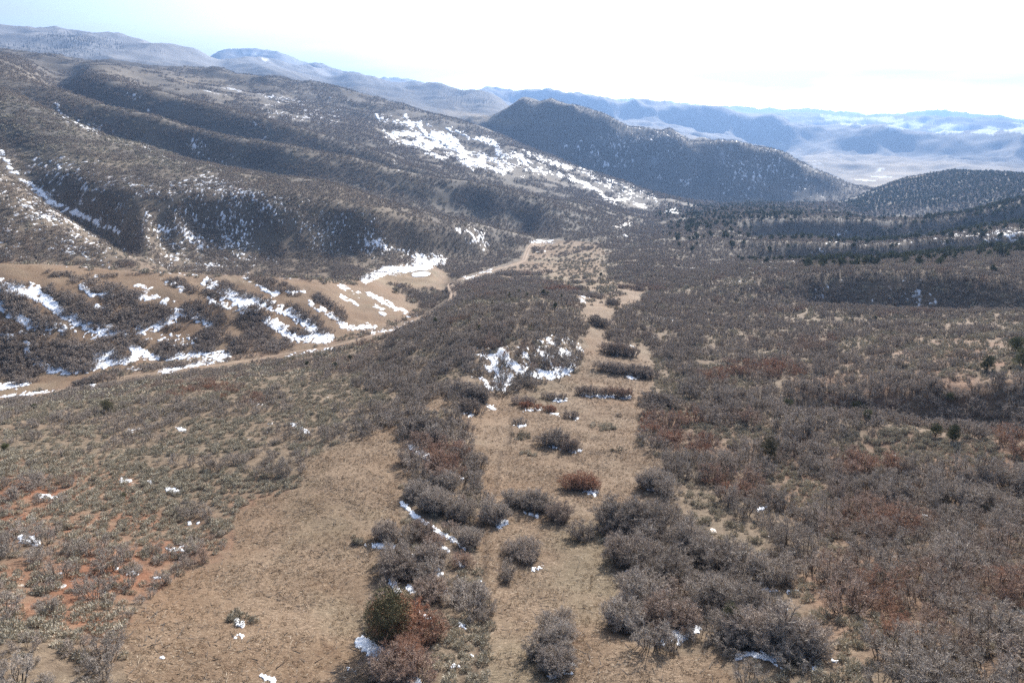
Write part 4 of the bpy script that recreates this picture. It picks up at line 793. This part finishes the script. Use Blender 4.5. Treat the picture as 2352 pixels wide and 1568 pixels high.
G_V = 'leafless oak thickets left standing in the open clearing'
VALLEY = [
 (8, 1050, 400, 80, 80, 0, 'grey oak thicket at the left end of the arc around a white snow patch', 0.0, 3.2),
 (8, 1180, 310, 100, 60, 0, 'grey oak thicket in the left half of the arc, behind a bare brown patch', 0.0, 3.2),
 (8, 1350, 330, 110, 75, 0, 'tall grey oak thicket at the crown of the arc above a snow strip', 0.0, 3.6),
 (8, 1480, 390, 80, 75, 0, 'dark-stemmed oak thicket at the right end of the arc casting streaky shadows', 0.1, 3.4),
 (8, 1250, 650, 135, 115, 0, 'broad low dark thicket between the wheel rut and the open grass', 0.05, 1.7),
 (8, 1130, 800, 50, 60, 0, 'small dark shrub clump at the lower tip of the broad low thicket', 0.0, 1.5),
 (8, 1625, 535, 50, 75, 0, 'thin lone bare shrub with forked dark stems standing in open grass', 0.0, 3.0),
 (8, 1630, 200, 122, 62, 0, 'rust-red oak thicket alone in the clearing with snow at its right foot', 0.75, 2.8),
 (8, 2130, 180, 125, 75, 5, 'grey thicket at the edge of the right sagebrush slope with a little snow in front', 0.0, 3.0),
 (8, 1990, 440, 215, 125, 0, 'largest spreading grey oak thicket with dark limbs right of the lone bare shrub', 0.0, 4.0),
 (8, 1960, 660, 130, 110, 10, 'grey oak thicket just in front of the largest spreading thicket', 0.05, 3.4),
 (8, 2200, 760, 150, 120, 10, 'pale grey oak thicket on the inner edge of the long brush belt', 0.0, 3.6),
 (8, 2040, 960, 150, 110, 5, 'dense grey oak thicket at the left front corner of the long brush belt', 0.0, 3.8),
 (8, 1900, 1110, 110, 90, 0, 'grey oak thicket with a ragged shadow at the front left of the brush belt', 0.0, 3.6),
 (8, 2180, 1090, 150, 110, 0, 'brownish oak thicket behind the broad snow patch at the front of the belt', 0.2, 3.8),
 (8, 1440, 1130, 100, 70, 0, 'pale top thicket of the isolated clump at the lower middle of the clearing', 0.0, 3.2),
 (8, 1480, 1240, 120, 95, 0, 'broad middle thicket of the isolated lower clump, tall stems on its right', 0.0, 3.6),
 (8, 1340, 1310, 70, 75, 0, 'small dark thicket on the left side of the isolated lower clump', 0.0, 3.0),
 (8, 1440, 1430, 120, 75, 0, 'dark front thicket of the isolated lower clump, next to small snow lumps', 0.05, 3.0),
 (8, 700, 60, 110, 75, 10, 'reddish brown oak thicket at the top of the slanting belt beside a snow strip', 0.45, 3.2),
 (8, 690, 190, 95, 65, 0, 'dark grey oak thicket narrowing the slanting belt below the reddish one', 0.0, 3.2),
 (8, 560, 260, 120, 70, 15, 'grey oak thicket on the outer left corner of the slanting belt', 0.0, 3.2),
 (8, 690, 330, 130, 85, 15, 'large grey oak thicket in the middle of the slanting belt above the long snow strip', 0.0, 3.6),
 (8, 830, 410, 90, 70, 15, 'pale grey oak thicket on the upper right side of the slanting belt', 0.0, 3.4),
 (8, 850, 550, 75, 85, 0, 'dark oak thicket at the lower right end of the long snow strip', 0.0, 3.2),
 (8, 560, 520, 90, 60, 25, 'low grey brown thicket between the two parallel snow strips', 0.15, 2.4),
 (8, 640, 600, 80, 50, 20, 'small brown thicket just below the second snow strip', 0.3, 2.4),
 (8, 420, 740, 110, 110, 0, 'grey oak thicket on the left bank of the belt above a forked snow patch', 0.05, 3.0),
 (8, 640, 710, 110, 80, 10, 'dark stemmed thicket with tall poles near the centre of the belt', 0.05, 3.4),
 (8, 830, 720, 70, 50, 0, 'small reddish brown thicket at the right edge of the belt', 0.4, 2.2),
 (8, 330, 540, 95, 65, 0, 'grey round thicket alone on the tan slope with a snow strip at its foot', 0.05, 2.8),
 (8, 840, 950, 110, 75, 0, 'pale grey thicket above the sagebrush at the lower end of the belt', 0.0, 2.6),
 (8, 600, 940, 90, 80, 0, 'brown grey thicket behind the rusty oaks', 0.2, 2.6),
 (8, 440, 1110, 110, 130, 0, 'rusty orange oak thicket touching the big juniper', 0.85, 3.6),
 (8, 570, 1210, 90, 100, 0, 'brown orange oak thicket with a snow lump on its left side', 0.6, 3.2),
 (8, 450, 1330, 90, 90, 0, 'rust brown oak thicket in front of the orange ones', 0.65, 3.0),
 (8, 340, 1450, 120, 95, 0, 'grey brown round thicket in front of the juniper shadow', 0.3, 3.2),
 (8, 520, 1460, 80, 90, 0, 'brown oak thicket at the bottom edge beside the last snow patch', 0.45, 3.0),
 (9, 350, 1180, 130, 110, 0, 'very dark thicket at the shaded left foot of the tall front row', 0.0, 3.6),
 (9, 520, 1200, 120, 130, 0, 'tall brown-stemmed oak thicket in the front row behind the long snow patch', 0.1, 4.2),
 (9, 700, 1230, 120, 130, 0, 'tall grey oak thicket in the centre of the front row above the long snow patch', 0.05, 4.4),
 (9, 850, 1240, 100, 120, 0, 'tall arching oak thicket at the right end of the front row', 0.05, 4.4),
 (9, 480, 1040, 150, 100, 0, 'grey oak thicket directly behind the tall front row', 0.0, 3.8),
 (9, 200, 960, 150, 110, 0, 'grey oak thicket between the front row and the yellow grass gap', 0.0, 3.8),
 (9, 590, 800, 90, 110, 0, 'lone tall dark-trunked thicket beside the yellow grass gap', 0.0, 3.8),
 (9, 250, 660, 150, 110, 0, 'pale grey oak thicket above the two white snow lumps', 0.0, 3.6),
 (9, 60, 600, 120, 90, 0, 'grey oak thicket at the back left of the long brush belt', 0.0, 3.6),
 (5, 830, 1085, 95, 60, 0, 'grey thicket behind the dense one at the neck of the clearing', 0.0, 3.0),
 (5, 920, 1130, 100, 75, 0, 'dense grey oak thicket at the narrow neck of the clearing', 0.0, 3.4),
 (5, 890, 1220, 90, 65, 0, 'front grey thicket at the neck of the clearing with snow crumbs around it', 0.05, 3.2),
 (5, 540, 1330, 130, 75, 0, 'large grey oak thicket at the upper end of the slanting belt', 0.0, 3.4),
 (5, 660, 1400, 110, 75, 0, 'grey oak thicket on the right shoulder of the belt above a snow crumb', 0.0, 3.4),
 (5, 560, 1440, 100, 60, 15, 'brown grey thicket directly above the first snow strip of the belt', 0.3, 3.0),
 (5, 790, 1500, 90, 60, 10, 'reddish thicket at the right side of the upper belt', 0.5, 2.8),
 (5, 1240, 1180, 88, 45, 0, 'grey thicket at the left end of the low red hedge-like strip', 0.1, 2.4),
 (5, 1290, 1215, 90, 32, 8, 'low rust-red oak strip above a thin line of snow, left piece', 0.85, 1.8),
 (5, 1420, 1240, 70, 35, 8, 'low rust-red oak strip above a thin line of snow, right piece', 0.75, 1.8),
 (5, 1560, 1280, 65, 32, 6, 'small grey thicket at the right tail of the low red strip', 0.05, 2.0),
 (5, 1440, 1155, 92, 32, 5, 'small flat grey thicket with a snow line at its front edge', 0.05, 2.2),
 (5, 1220, 1325, 62, 34, 0, 'small dark thicket with a snow line below it, left side of the clearing', 0.0, 2.2),
 (5, 1420, 1430, 110, 70, 0, 'tall grey thicket left of its shorter twin in the mid clearing', 0.0, 3.6),
 (5, 1575, 1480, 72, 62, 0, 'grey brown fan-shaped thicket, right twin in the mid clearing', 0.1, 3.4),
 (5, 1885, 1283, 36, 16, 0, 'tiny dark shrub with a dot of snow in the right part of the clearing', 0.0, 1.4),
 (5, 1700, 1115, 105, 48, 3, 'left half of the wide hedge of poles above the long snow line', 0.1, 3.6),
 (5, 1870, 1120, 95, 50, 0, 'right half of the wide hedge of poles above the long snow line', 0.35, 3.6),
 (5, 2130, 1170, 125, 62, 0, 'dark rounded thicket at the right edge of the clearing', 0.0, 3.4),
 (5, 1840, 955, 120, 52, 5, 'left part of the long low thicket crossing the clearing', 0.05, 3.0),
 (5, 2030, 985, 120, 60, 5, 'right part of the long low thicket ending at a snow hook', 0.05, 3.2),
 (5, 1890, 835, 118, 58, 0, 'brown-stemmed thicket with bright poles on its right end', 0.1, 4.0),
 (5, 1920, 765, 60, 34, 0, 'small grey thicket just behind the brown-stemmed one', 0.0, 2.8),
 (5, 1812, 738, 36, 38, 0, 'narrow dark shrub standing alone with snow at its base', 0.0, 3.0),
 (5, 1900, 702, 44, 26, 0, 'small dark rounded shrub between three larger thickets', 0.0, 2.6),
 (5, 1755, 650, 78, 48, 12, 'dark sloping thicket where the clearing narrows below the knob', 0.0, 3.2),
 (5, 2060, 738, 90, 34, 0, 'row of poles with a thin snow line right of the small grey thicket', 0.05, 3.0),
 (5, 1850, 520, 38, 34, 0, 'small grey thicket beside the upper meadow strip', 0.0, 2.6),
 (5, 1500, 425, 105, 36, 0, 'red brown thicket lying across the upper meadow', 0.45, 2.8),
 (5, 1620, 425, 50, 24, 0, 'grey tail end of the red brown thicket in the upper meadow', 0.0, 2.6),
 (5, 1680, 470, 128, 28, -3, 'long flat grey thicket across the upper meadow with a snow line', 0.0, 2.6),
 (5, 1870, 460, 55, 18, 0, 'short flat grey thicket beyond the end of the long flat one', 0.0, 2.4),
 (5, 1620, 385, 150, 18, 0, 'thin grey hedge-like strip behind the red brown thicket', 0.0, 2.2),
 (5, 1150, 325, 88, 35, 0, 'broad grey thicket beside the dirt road bend', 0.0, 3.0),
 (5, 1250, 320, 40, 28, 0, 'brownish thicket between the broad roadside one and the meadow', 0.2, 2.8),
 (5, 1332, 328, 38, 28, 0, 'round grey thicket in the meadow right of the roadside ones', 0.0, 2.8),
 (5, 1402, 312, 24, 24, 0, 'pale airy shrub alone in the upper meadow', 0.0, 3.0),
 (5, 1320, 288, 22, 20, 0, 'small dark shrub in the upper meadow above the round thicket', 0.0, 2.4),
 (5, 985, 345, 30, 22, 0, 'single round shrub tight against the dirt road', 0.0, 2.6),
 (5, 1345, 165, 50, 24, 0, 'grey thicket inside the upper bend of the dirt road', 0.0, 2.8),
 (5, 1555, 190, 70, 18, 0, 'flat grey thicket at the head of the upper meadow', 0.0, 2.6),
 (5, 1340, 395, 60, 32, 0, 'grey thicket at the lower left of the upper meadow', 0.1, 2.6),
 (5, 1195, 402, 26, 18, 0, 'small brown shrub below the broad roadside thicket', 0.15, 2.2),
 (5, 900, 410, 140, 52, 0, 'large brownish grey thicket filling the inner curve of the road', 0.12, 2.8),
 (5, 1980, 420, 90, 26, 0, 'brownish flat thicket right of the short one at the meadow edge', 0.15, 2.6),
 (5, 1700, 240, 40, 16, 0, 'small grey shrub at the right rim of the sagebrush ring', 0.0, 2.4),
 (5, 1430, 155, 30, 16, 0, 'pale low shrub near the top of the road bend', 0.0, 2.2),
 (5, 1500, 210, 44, 14, 0, 'low grey shrub above the sagebrush ring in the upper meadow', 0.0, 2.2),
 (5, 1560, 345, 60, 14, 0, 'thin low brush line below the sagebrush ring', 0.0, 1.8),
 (5, 1660, 160, 50, 20, 0, 'grey thicket where the valley narrows beyond the upper meadow', 0.0, 2.6),
 (5, 1100, 415, 36, 20, 0, 'small grey shrub at the right end of the road-curve thicket', 0.0, 2.4),
]
for cr_, cx_, cy_, rx_, ry_, an_, lb_, rd_, hm_ in VALLEY:
    up_ = cr_ == 5 and cy_ < 560
    thicket(cx_, cy_, rx_ * (1.12 if up_ else 1), ry_ * (1.45 if up_ else 1), an_, cr_, lb_, G_V, rd_, hm_ * (1.15 if up_ else 1))
for cr_, cx_, cy_, rx_, ry_, lb_ in [
 (8, 110, 580, 70, 60, 'small olive sagebrush clump left of the round thicket on the tan slope'),
 (5, 1230, 1420, 95, 52, 'olive sagebrush clump left of the tall grey thicket in the mid clearing'),
 (5, 1780, 1358, 112, 48, 'flat olive sagebrush patch in the right part of the mid clearing'),
 (5, 1270, 1540, 80, 30, 'dark green sagebrush patch below the twin thickets'),
 (7, 1640, 1120, 110, 100, 'lone sagebrush clump with snow crumbs on the brown lower left slope'),
 (5, 1870, 1510, 60, 30, 'faint sagebrush patch near the right edge of the mid clearing')]:
    thicket(cx_, cy_, rx_, ry_, 0, cr_, lb_, 'sagebrush clumps in the clearing', sage=True)
S0T = [(100, 390, 80, 26, 0), (430, 325, 85, 30, 0), (700, 335, 85, 26, 0), (940, 330, 75, 20, 0), (700, 405, 160, 48, 12), (880, 465, 70, 40, 0), (1200, 378, 80, 38, 0), (1310, 425, 65, 32, 0), (1450, 460, 85, 38, 0), (1540, 418, 120, 48, 18), (1860, 395, 165, 48, 14), (1780, 495, 105, 36, 18),
 (120, 530, 110, 60, 26), (260, 600, 120, 55, 24), (390, 670, 80, 36, 18), (60, 490, 70, 40, 10), (450, 480, 120, 42, 18), (450, 565, 55, 40, 0), (590, 570, 100, 62, 10), (720, 630, 100, 60, 10), (850, 540, 120, 62, 14), (1060, 590, 112, 60, 8), (930, 660, 85, 46, 0), (1380, 560, 130, 58, 0), (1270, 580, 55, 45, 0), (1350, 640, 50, 30, 0), (1500, 640, 80, 50, 0), (1725, 615, 115, 70, 0), (1760, 725, 95, 62, 0), (1440, 740, 112, 58, 0),
 (1620, 770, 85, 50, 0), (1400, 820, 92, 46, 0), (1620, 840, 92, 52, 0), (1850, 800, 125, 72, 0), (2010, 712, 112, 36, 16), (2060, 600, 130, 50, 26), (2200, 705, 65, 42, 0), (1205, 682, 58, 28, 0), (1160, 835, 112, 62, 0), (885, 750, 62, 55, 0), (940, 800, 48, 42, 0), (750, 800, 105, 58, 0), (820, 885, 62, 48, 0), (560, 880, 112, 82, 0), (320, 850, 120, 72, 10), (550, 960, 92, 36, 0), (110, 930, 130, 75, 10), (40, 830, 70, 55, 0), (60, 710, 100, 45, 5), (175, 1045, 72, 36, 0), (650, 1040, 132, 50, 0), (1010, 955, 105, 34, 0), (1230, 935, 112, 38, 0), (1385, 922, 62, 22, 0),
 (2150, 465, 60, 28, 0), (2230, 525, 112, 46, 12), (2290, 610, 60, 50, 0), (1980, 350, 150, 30, 10)]
band = lambda y: 0 if y < 440 else 1 if y < 620 else 2 if y < 800 else 3
WHERE = ['along the brown hill crest', 'above the widest snow strips', 'between the middle snow strips', 'along the lower snow edge']
for b_ in range(4):
    row = sorted([t_ for t_ in S0T if band(t_[1]) == b_])
    for k_, (cx_, cy_, rx_, ry_, an_) in enumerate(row):
        size = 'long' if rx_ > 2.6 * ry_ else 'big' if rx_ > 100 else 'small' if rx_ < 65 else 'rounded'
        thicket(cx_, cy_, rx_, ry_, an_, 4, '%s dark oak thicket, %s from left %s' % (size, ORD[k_], WHERE[b_]), 'oak thickets between the snow strips of the left hillside', 0.06, 2.9)
N_TH = len(VALLEY) + len(S0T)

# everything else must stay off the hand-placed footprints
fxy = np.concatenate([np.c_[a, b] for a, b, _ in FOOT]); frd = np.concatenate([np.full(len(a), c_) for a, _, c_ in FOOT])
cellsz = 4.0; grid = {}
for (a, b), q_ in zip(fxy, frd):
    for i in range(int((a - q_) // cellsz), int((a + q_) // cellsz) + 1):
        for j in range(int((b - q_) // cellsz), int((b + q_) // cellsz) + 1): grid.setdefault((i, j), []).append((a, b, q_))
def offfoot(Pp, pad=0.0):
    k = np.ones(len(Pp), bool)
    for n_, (x, y) in enumerate(Pp[:, :2]):
        for a, b, q_ in grid.get((int(x // cellsz), int(y // cellsz)), ()):
            if (x - a) ** 2 + (y - b) ** 2 < q_ * q_: k[n_] = False; break
    return Pp[k]

# ------------------------------------------------------------------ junipers
def juniper(x, y, hpx, label, kind=0, group='junipers scattered through the brush', wide=1.0):
    c = at([x], [y])[0]; dist = float(np.linalg.norm(c)); hgt = hpx * dist / FPX / math.sqrt(1 - (c[2] / dist) ** 2)
    k = JUNR[0] if kind == 1 else JUN0[RNG.integers(3)] if dist < 330 else JUN2[RNG.integers(4)]
    s = hgt / 4.3; root = link('juniper', None, loc=c, rz=RNG.uniform(0, 6.28), scale=(s * wide, s * wide, s)); tag(root, label, 'juniper', group)
    link('trunk', k[0], root); link('crown', k[1], root); return c, s
JL = [(893, 1474, 104, 'large dark juniper beside the rusty orange oaks, shadow falling on snow', 1, .95), (1764, 1056, 48, 'round brownish juniper casting a dark shadow on the right slope', 1, .95),
 (1805, 948, 32, 'broad green juniper left of the gully on the right slope', 0, 1.2), (1914, 952, 20, 'small green juniper just right of the broad one', 0, 1.0), (1965, 945, 26, 'back juniper of the close group of three by the gully', 0, 1.1), (1982, 952, 22, 'middle juniper of the close group of three by the gully', 0, 1.1), (1990, 966, 26, 'front dark juniper of the close group of three by the gully', 0, 1.0),
 (2098, 970, 14, 'small pale juniper on the gully rim between the three and the dark pair', 0, 1.2), (2148, 1000, 28, 'dark juniper on the gully rim, left of a pair', 0, 1.0), (2188, 1012, 34, 'open-crowned juniper on the gully rim, right of a pair', 0, 1.0),
 (2265, 852, 32, 'juniper standing alone with a dark bank on its left', 0, 1.1), (2330, 812, 36, 'back juniper of the large pair at the picture edge', 0, 1.1), (2346, 845, 40, 'front juniper of the large pair at the picture edge', 0, 1.1),
 (1700, 955, 16, 'small green shrub-like juniper left of the broad one', 0, .8), (1712, 952, 12, 'tiny green juniper next to the small shrub-like one', 0, .8), (1780, 975, 20, 'slim dark juniper below the broad green one', 0, .7),
 (2180, 922, 20, 'dark green juniper in the grey brush above the gully', 0, 1.1), (1650, 965, 10, 'tiny juniper at the left end of the reddish oaks', 0, .8), (2010, 735, 12, 'small juniper on the near rim of the shaded bank', 0, 1.0),
 (250, 950, 30, 'brown green round juniper in the grey brush of the left slope', 1, 1.1), (80, 940, 12, 'small yellow green shrub-like juniper left of the round brown one', 0, 1.2), (14, 1035, 16, 'bright green juniper bush at the left picture edge', 0, 1.2),
 (705, 842, 14, 'left of three small junipers above the creek track', 0, 1.1), (770, 846, 16, 'middle of three small junipers above the creek track', 0, 1.1), (804, 828, 14, 'right and topmost of three small junipers above the creek track', 0, 1.1),
 (285, 1143, 12, 'tiny green juniper among the sagebrush of the left slope', 0, 1.1), (1000, 745, 20, 'green juniper on the left shoulder of the knob', 0, .8), (1100, 762, 18, 'small juniper halfway across the knob slope', 0, .7), (1013, 775, 14, 'dark slim juniper below the left shoulder of the knob', 0, .6),
 (1192, 678, 16, 'left bright juniper of the row on top of the knob', 0, .9), (1170, 685, 14, 'leftmost small juniper on top of the knob', 0, .9), (1210, 682, 14, 'second juniper of the row on top of the knob', 0, .9), (1248, 680, 18, 'dark juniper at the highest point of the knob', 0, 1.0), (1258, 682, 14, 'dark juniper close against the highest one', 0, 1.0), (1290, 688, 14, 'slim juniper at the right end of the knob top', 0, .6),
 (1275, 710, 18, 'green juniper on the right shoulder of the knob', 0, .8), (1130, 700, 10, 'small juniper on the left of the knob top', 0, .9), (905, 862, 12, 'small dark juniper in the hollow left of the knob', 0, 1.1), (1380, 634, 10, 'small juniper by the end of the thin hedge in the upper meadow', 0, 1.0), (1675, 1455, 60, 'yellow green juniper sunk in the tall front row of oaks', 0, .8)]
JP = []
for x, y, hp, lb, kd, wd in JL:
    c, s = juniper(x, y, hp, lb, kd, wide=wd); JP.append(c[:2])
JP = np.array(JP)

def rowlabels(idx, px, py, edge, up=True, n=18):
    """{index: 'fourth from left in the third row above the bottom edge'}"""
    o = sorted(idx, key=lambda i: -py[i] if up else py[i]); out = {}
    for k in range(0, len(o), n):
        for j, i in enumerate(sorted(o[k:k + n], key=lambda i: px[i])): out[i] = '%s from left in the %s row %s' % (ORD[j], ORD[k // n], edge)
    return out
# ------------------------------------------------------------------ the mass of brush, sagebrush, far junipers
Fo = keep_pts(field(40, 420, 2.0, .0), oakd); F2 = keep_pts(field(420, 2300, 1.7, .0042), oakd)
Fo = offfoot(Fo); F2 = offfoot(F2) if len(F2) else F2
S0K = look(S0, Fo[:, 0], Fo[:, 1], Fo[:, 2]); Fo = Fo[(S0K < .4) | (RNG.uniform(0, 1, len(Fo)) < .1)]
def redp(p): return np.clip((look(RED, p[:, 0], p[:, 1], p[:, 2], 14) * 1.3 + (clumpy(p[:, 0], p[:, 1], 9, 33) - .5) * 1.3 - .32) * 2.2, 0, .85) * RNG.uniform(0, 1, len(p)) ** .7
rO = np.hypot(Fo[:, 0], Fo[:, 1]); px_, py_ = project(Fo[:, 0], Fo[:, 1], Fo[:, 2])
inframe = (px_ > 5) & (px_ < 2347) & (py_ < 1560); order = np.argsort(np.where(inframe, rO, 1e9)); nI = max(0, 298 - N_TH)
ind = order[:nI]; rest = np.ones(len(Fo), bool); rest[ind] = False
redI = redp(Fo); sclO = (.45 + .85 * RNG.uniform(0, 1, len(Fo)) ** 1.3) * np.where(px_ < 820, .66, 1.0) * (.75 + .5 * clumpy(Fo[:, 0], Fo[:, 1], 14, 19))
RL = rowlabels(ind, px_, py_, 'above the bottom edge')
for i in ind:
    x, y, z, _ = Fo[i]; root = link('oak_shrub', None, loc=(x, y, z), rz=RNG.uniform(0, 6.28), scale=float(sclO[i]))
    right = px_[i] > 1176; rd = redI[i] > .4; small = sclO[i] < .62
    tag(root, '%s%s oak shrub, %s' % ('low ' if small else '', 'rusty' if rd else 'grey', RL[i]), 'oak shrub', 'oak shrubs on the near slopes')
    k = OAK0[RNG.integers(len(OAK0))]
    for nm, m_ in (('stems', k[0]), ('twigs', k[1])): q_ = link(nm, m_, root); q_['red'] = float(redI[i])
Fr = Fo[rest]; rr_ = rO[rest]; lodi = np.where(rr_ < 100, RNG.integers(0, 7, len(Fr)), np.where(rr_ < 210, 7 + RNG.integers(0, 5, len(Fr)), 12 + RNG.integers(0, 5, len(Fr))))
pos = np.r_[Fr[:, :3], F2[:, :3]]; s2_ = np.clip(F2[:, 3] / 2.6, .9, 2.2) * RNG.uniform(.55, 1.15, len(F2))
scatter('oak_undergrowth', [m_[:2] for m_ in OAK0] + [m_[:2] for m_ in OAK1] + [m_[:2] for m_ in OAK2], pos, np.r_[sclO[rest], s2_], RNG.uniform(0, 6.28, len(pos)), np.r_[lodi, 12 + RNG.integers(0, 5, len(F2))], np.r_[redI[rest], redp(F2) * .6], 'grey leafless oak brush covering the slopes', 'brush')
Fs = offfoot(keep_pts(field(36, 120, .84, .0), saged)); Fs2 = offfoot(keep_pts(field(120, 420, .7, .0068), saged)); Fs3 = keep_pts(field(420, 1100, 1.0, .0058), saged)
px_, py_ = project(Fs[:, 0], Fs[:, 1], Fs[:, 2]); rS = np.hypot(Fs[:, 0], Fs[:, 1]); inframe = (px_ > 5) & (px_ < 2347) & (py_ < 1562); order = np.argsort(np.where(inframe, rS, 1e9)); ind = order[:294]; rest = np.ones(len(Fs), bool); rest[ind] = False
sclS = RNG.uniform(.55, 1.35, len(Fs)); RL = rowlabels(ind, px_, py_, 'above the bottom edge')
for i in ind:
    o = link('sagebrush', SAGE0[RNG.integers(5)], loc=Fs[i, :3], rz=RNG.uniform(0, 6.28), scale=float(sclS[i])); right = px_[i] > 1200
    tag(o, '%s olive sagebrush, %s' % ('large' if sclS[i] > 1.1 else 'small' if sclS[i] < .8 else 'rounded', RL[i]), 'sagebrush', 'sagebrush of the near slopes')
n1_, n2_, n3_ = rest.sum(), len(Fs2), len(Fs3); pos = np.r_[Fs[rest][:, :3], Fs2[:, :3], Fs3[:, :3]]
scatter('sagebrush_undergrowth', SAGE0 + SAGE2, pos, np.r_[sclS[rest], np.maximum(Fs2[:, 3] / .85, .75) * RNG.uniform(.6, 1.25, n2_), Fs3[:, 3] / 1.1 * RNG.uniform(.5, .95, n3_)], RNG.uniform(0, 6.28, len(pos)), np.r_[RNG.integers(0, 5, n1_), np.where(Fs2[:, 3] < 1.1, RNG.integers(0, 5, n2_), 5 + RNG.integers(0, 4, n2_)), 5 + RNG.integers(0, 4, n3_)], np.zeros(len(pos)), 'olive sagebrush covering open ground between the oaks', 'sagebrush')
jd = lambda x, y, z: np.clip(look(JUN, x, y, z, 6) * (1.5 * clumpy(x, y, 40, 51) + .1) * 1.25, 0, 1)
Fj = np.r_[keep_pts(field(330, 900, 5.5, .0), jd), keep_pts(field(900, 2200, 6.5, .0), jd)]
px_, py_ = project(Fj[:, 0], Fj[:, 1], Fj[:, 2]); rJ = np.hypot(Fj[:, 0], Fj[:, 1]); inframe = (px_ > 5) & (px_ < 2347); order = np.argsort(np.where(inframe, rJ, 1e9)); ind = order[:min(296 - len(JL), len(Fj))]; rest = np.ones(len(Fj), bool); rest[ind] = False
sclJ = RNG.uniform(.65, 1.25, len(Fj)); RL = rowlabels(ind, px_, py_, 'down the right ridges', False)
for i in ind:
    k = JUN2[RNG.integers(4)]; root = link('juniper', None, loc=Fj[i, :3], rz=RNG.uniform(0, 6.28), scale=float(sclJ[i]))
    tag(root, '%s green juniper, %s' % ('large' if sclJ[i] > 1.05 else 'small' if sclJ[i] < .85 else 'round', RL[i]), 'juniper', 'junipers on the right-hand ridges'); link('trunk', k[0], root); link('crown', k[1], root)
if rest.any(): scatter('juniper_woods', JUN2, Fj[rest][:, :3], sclJ[rest] * 1.15, RNG.uniform(0, 6.28, rest.sum()), RNG.integers(0, 4, rest.sum()), np.zeros(rest.sum()), 'dark green juniper wood on the far right hill', 'juniper wood')
cd = lambda x, y, z: np.clip(look(CON, x, y, z, 5) * (2.0 * clumpy(x, y, 160, 71) - .25), 0, 1)
Fc = keep_pts(field(3300, 6500, 13, .0), cd)
if len(Fc): scatter('fir_woods', FIR, Fc[:, :3], RNG.uniform(.45, .9, len(Fc)), RNG.uniform(0, 6.28, len(Fc)), RNG.integers(0, 3, len(Fc)), np.zeros(len(Fc)), 'dark fir wood on the high mountain at the left', 'fir wood')
gd = lambda x, y, z: np.clip(look(CLEAR, x, y, z) * .8 + .12, 0, 1) * np.clip(clumpy(x, y, 3.0, 81) * 3 - .7, .1, 1)
Fg = keep_pts(field(36, 170, .42, .0045), gd)
scatter('dry_grass', GRS, Fg[:, :3], RNG.uniform(.45, 1.5, len(Fg)) * np.maximum(1, Fg[:, 3] / .5), RNG.uniform(0, 6.28, len(Fg)), RNG.integers(0, 6, len(Fg)), np.zeros(len(Fg)), 'dry straw-coloured grass and mulch on the clearing', 'grass')
print('COUNTS thickets', N_TH, 'oak', len(Fo), len(F2), 'sage', len(Fs), len(Fs2), len(Fs3), 'jun', len(Fj), 'fir', len(Fc), 'grass', len(Fg))

# ------------------------------------------------------------------ the air
zlo, zhi = float(GZ.min()) - 1, float(max(GZ.max(), 40)) + 12
S = 17600.0
bm = bmesh.new(); vs = [bm.verts.new((x, y, z)) for z in (zlo, zhi) for x, y in ((-S, -S), (S, -S), (S, S), (-S, S))]
for f in ((0, 3, 2, 1), (4, 5, 6, 7), (0, 1, 5, 4), (1, 2, 6, 5), (2, 3, 7, 6), (3, 0, 4, 7)): bm.faces.new([vs[i] for i in f])
hm = D.meshes.new('haze'); bm.to_mesh(hm); bm.free(); mt = D.materials.new('haze_air'); mt.use_nodes = True; t_ = mt.node_tree; t_.nodes.clear()
pvn = t_.nodes.new('ShaderNodeVolumePrincipled'); on = t_.nodes.new('ShaderNodeOutputMaterial'); t_.links.new(pvn.outputs[0], on.inputs['Volume'])
pvn.inputs['Color'].default_value = (.22, .37, .66, 1); pvn.inputs['Density'].default_value = 1.0e-4; pvn.inputs['Anisotropy'].default_value = .35
hm.materials.append(mt); hz = link('haze', hm); tag(hz, kind='stuff')
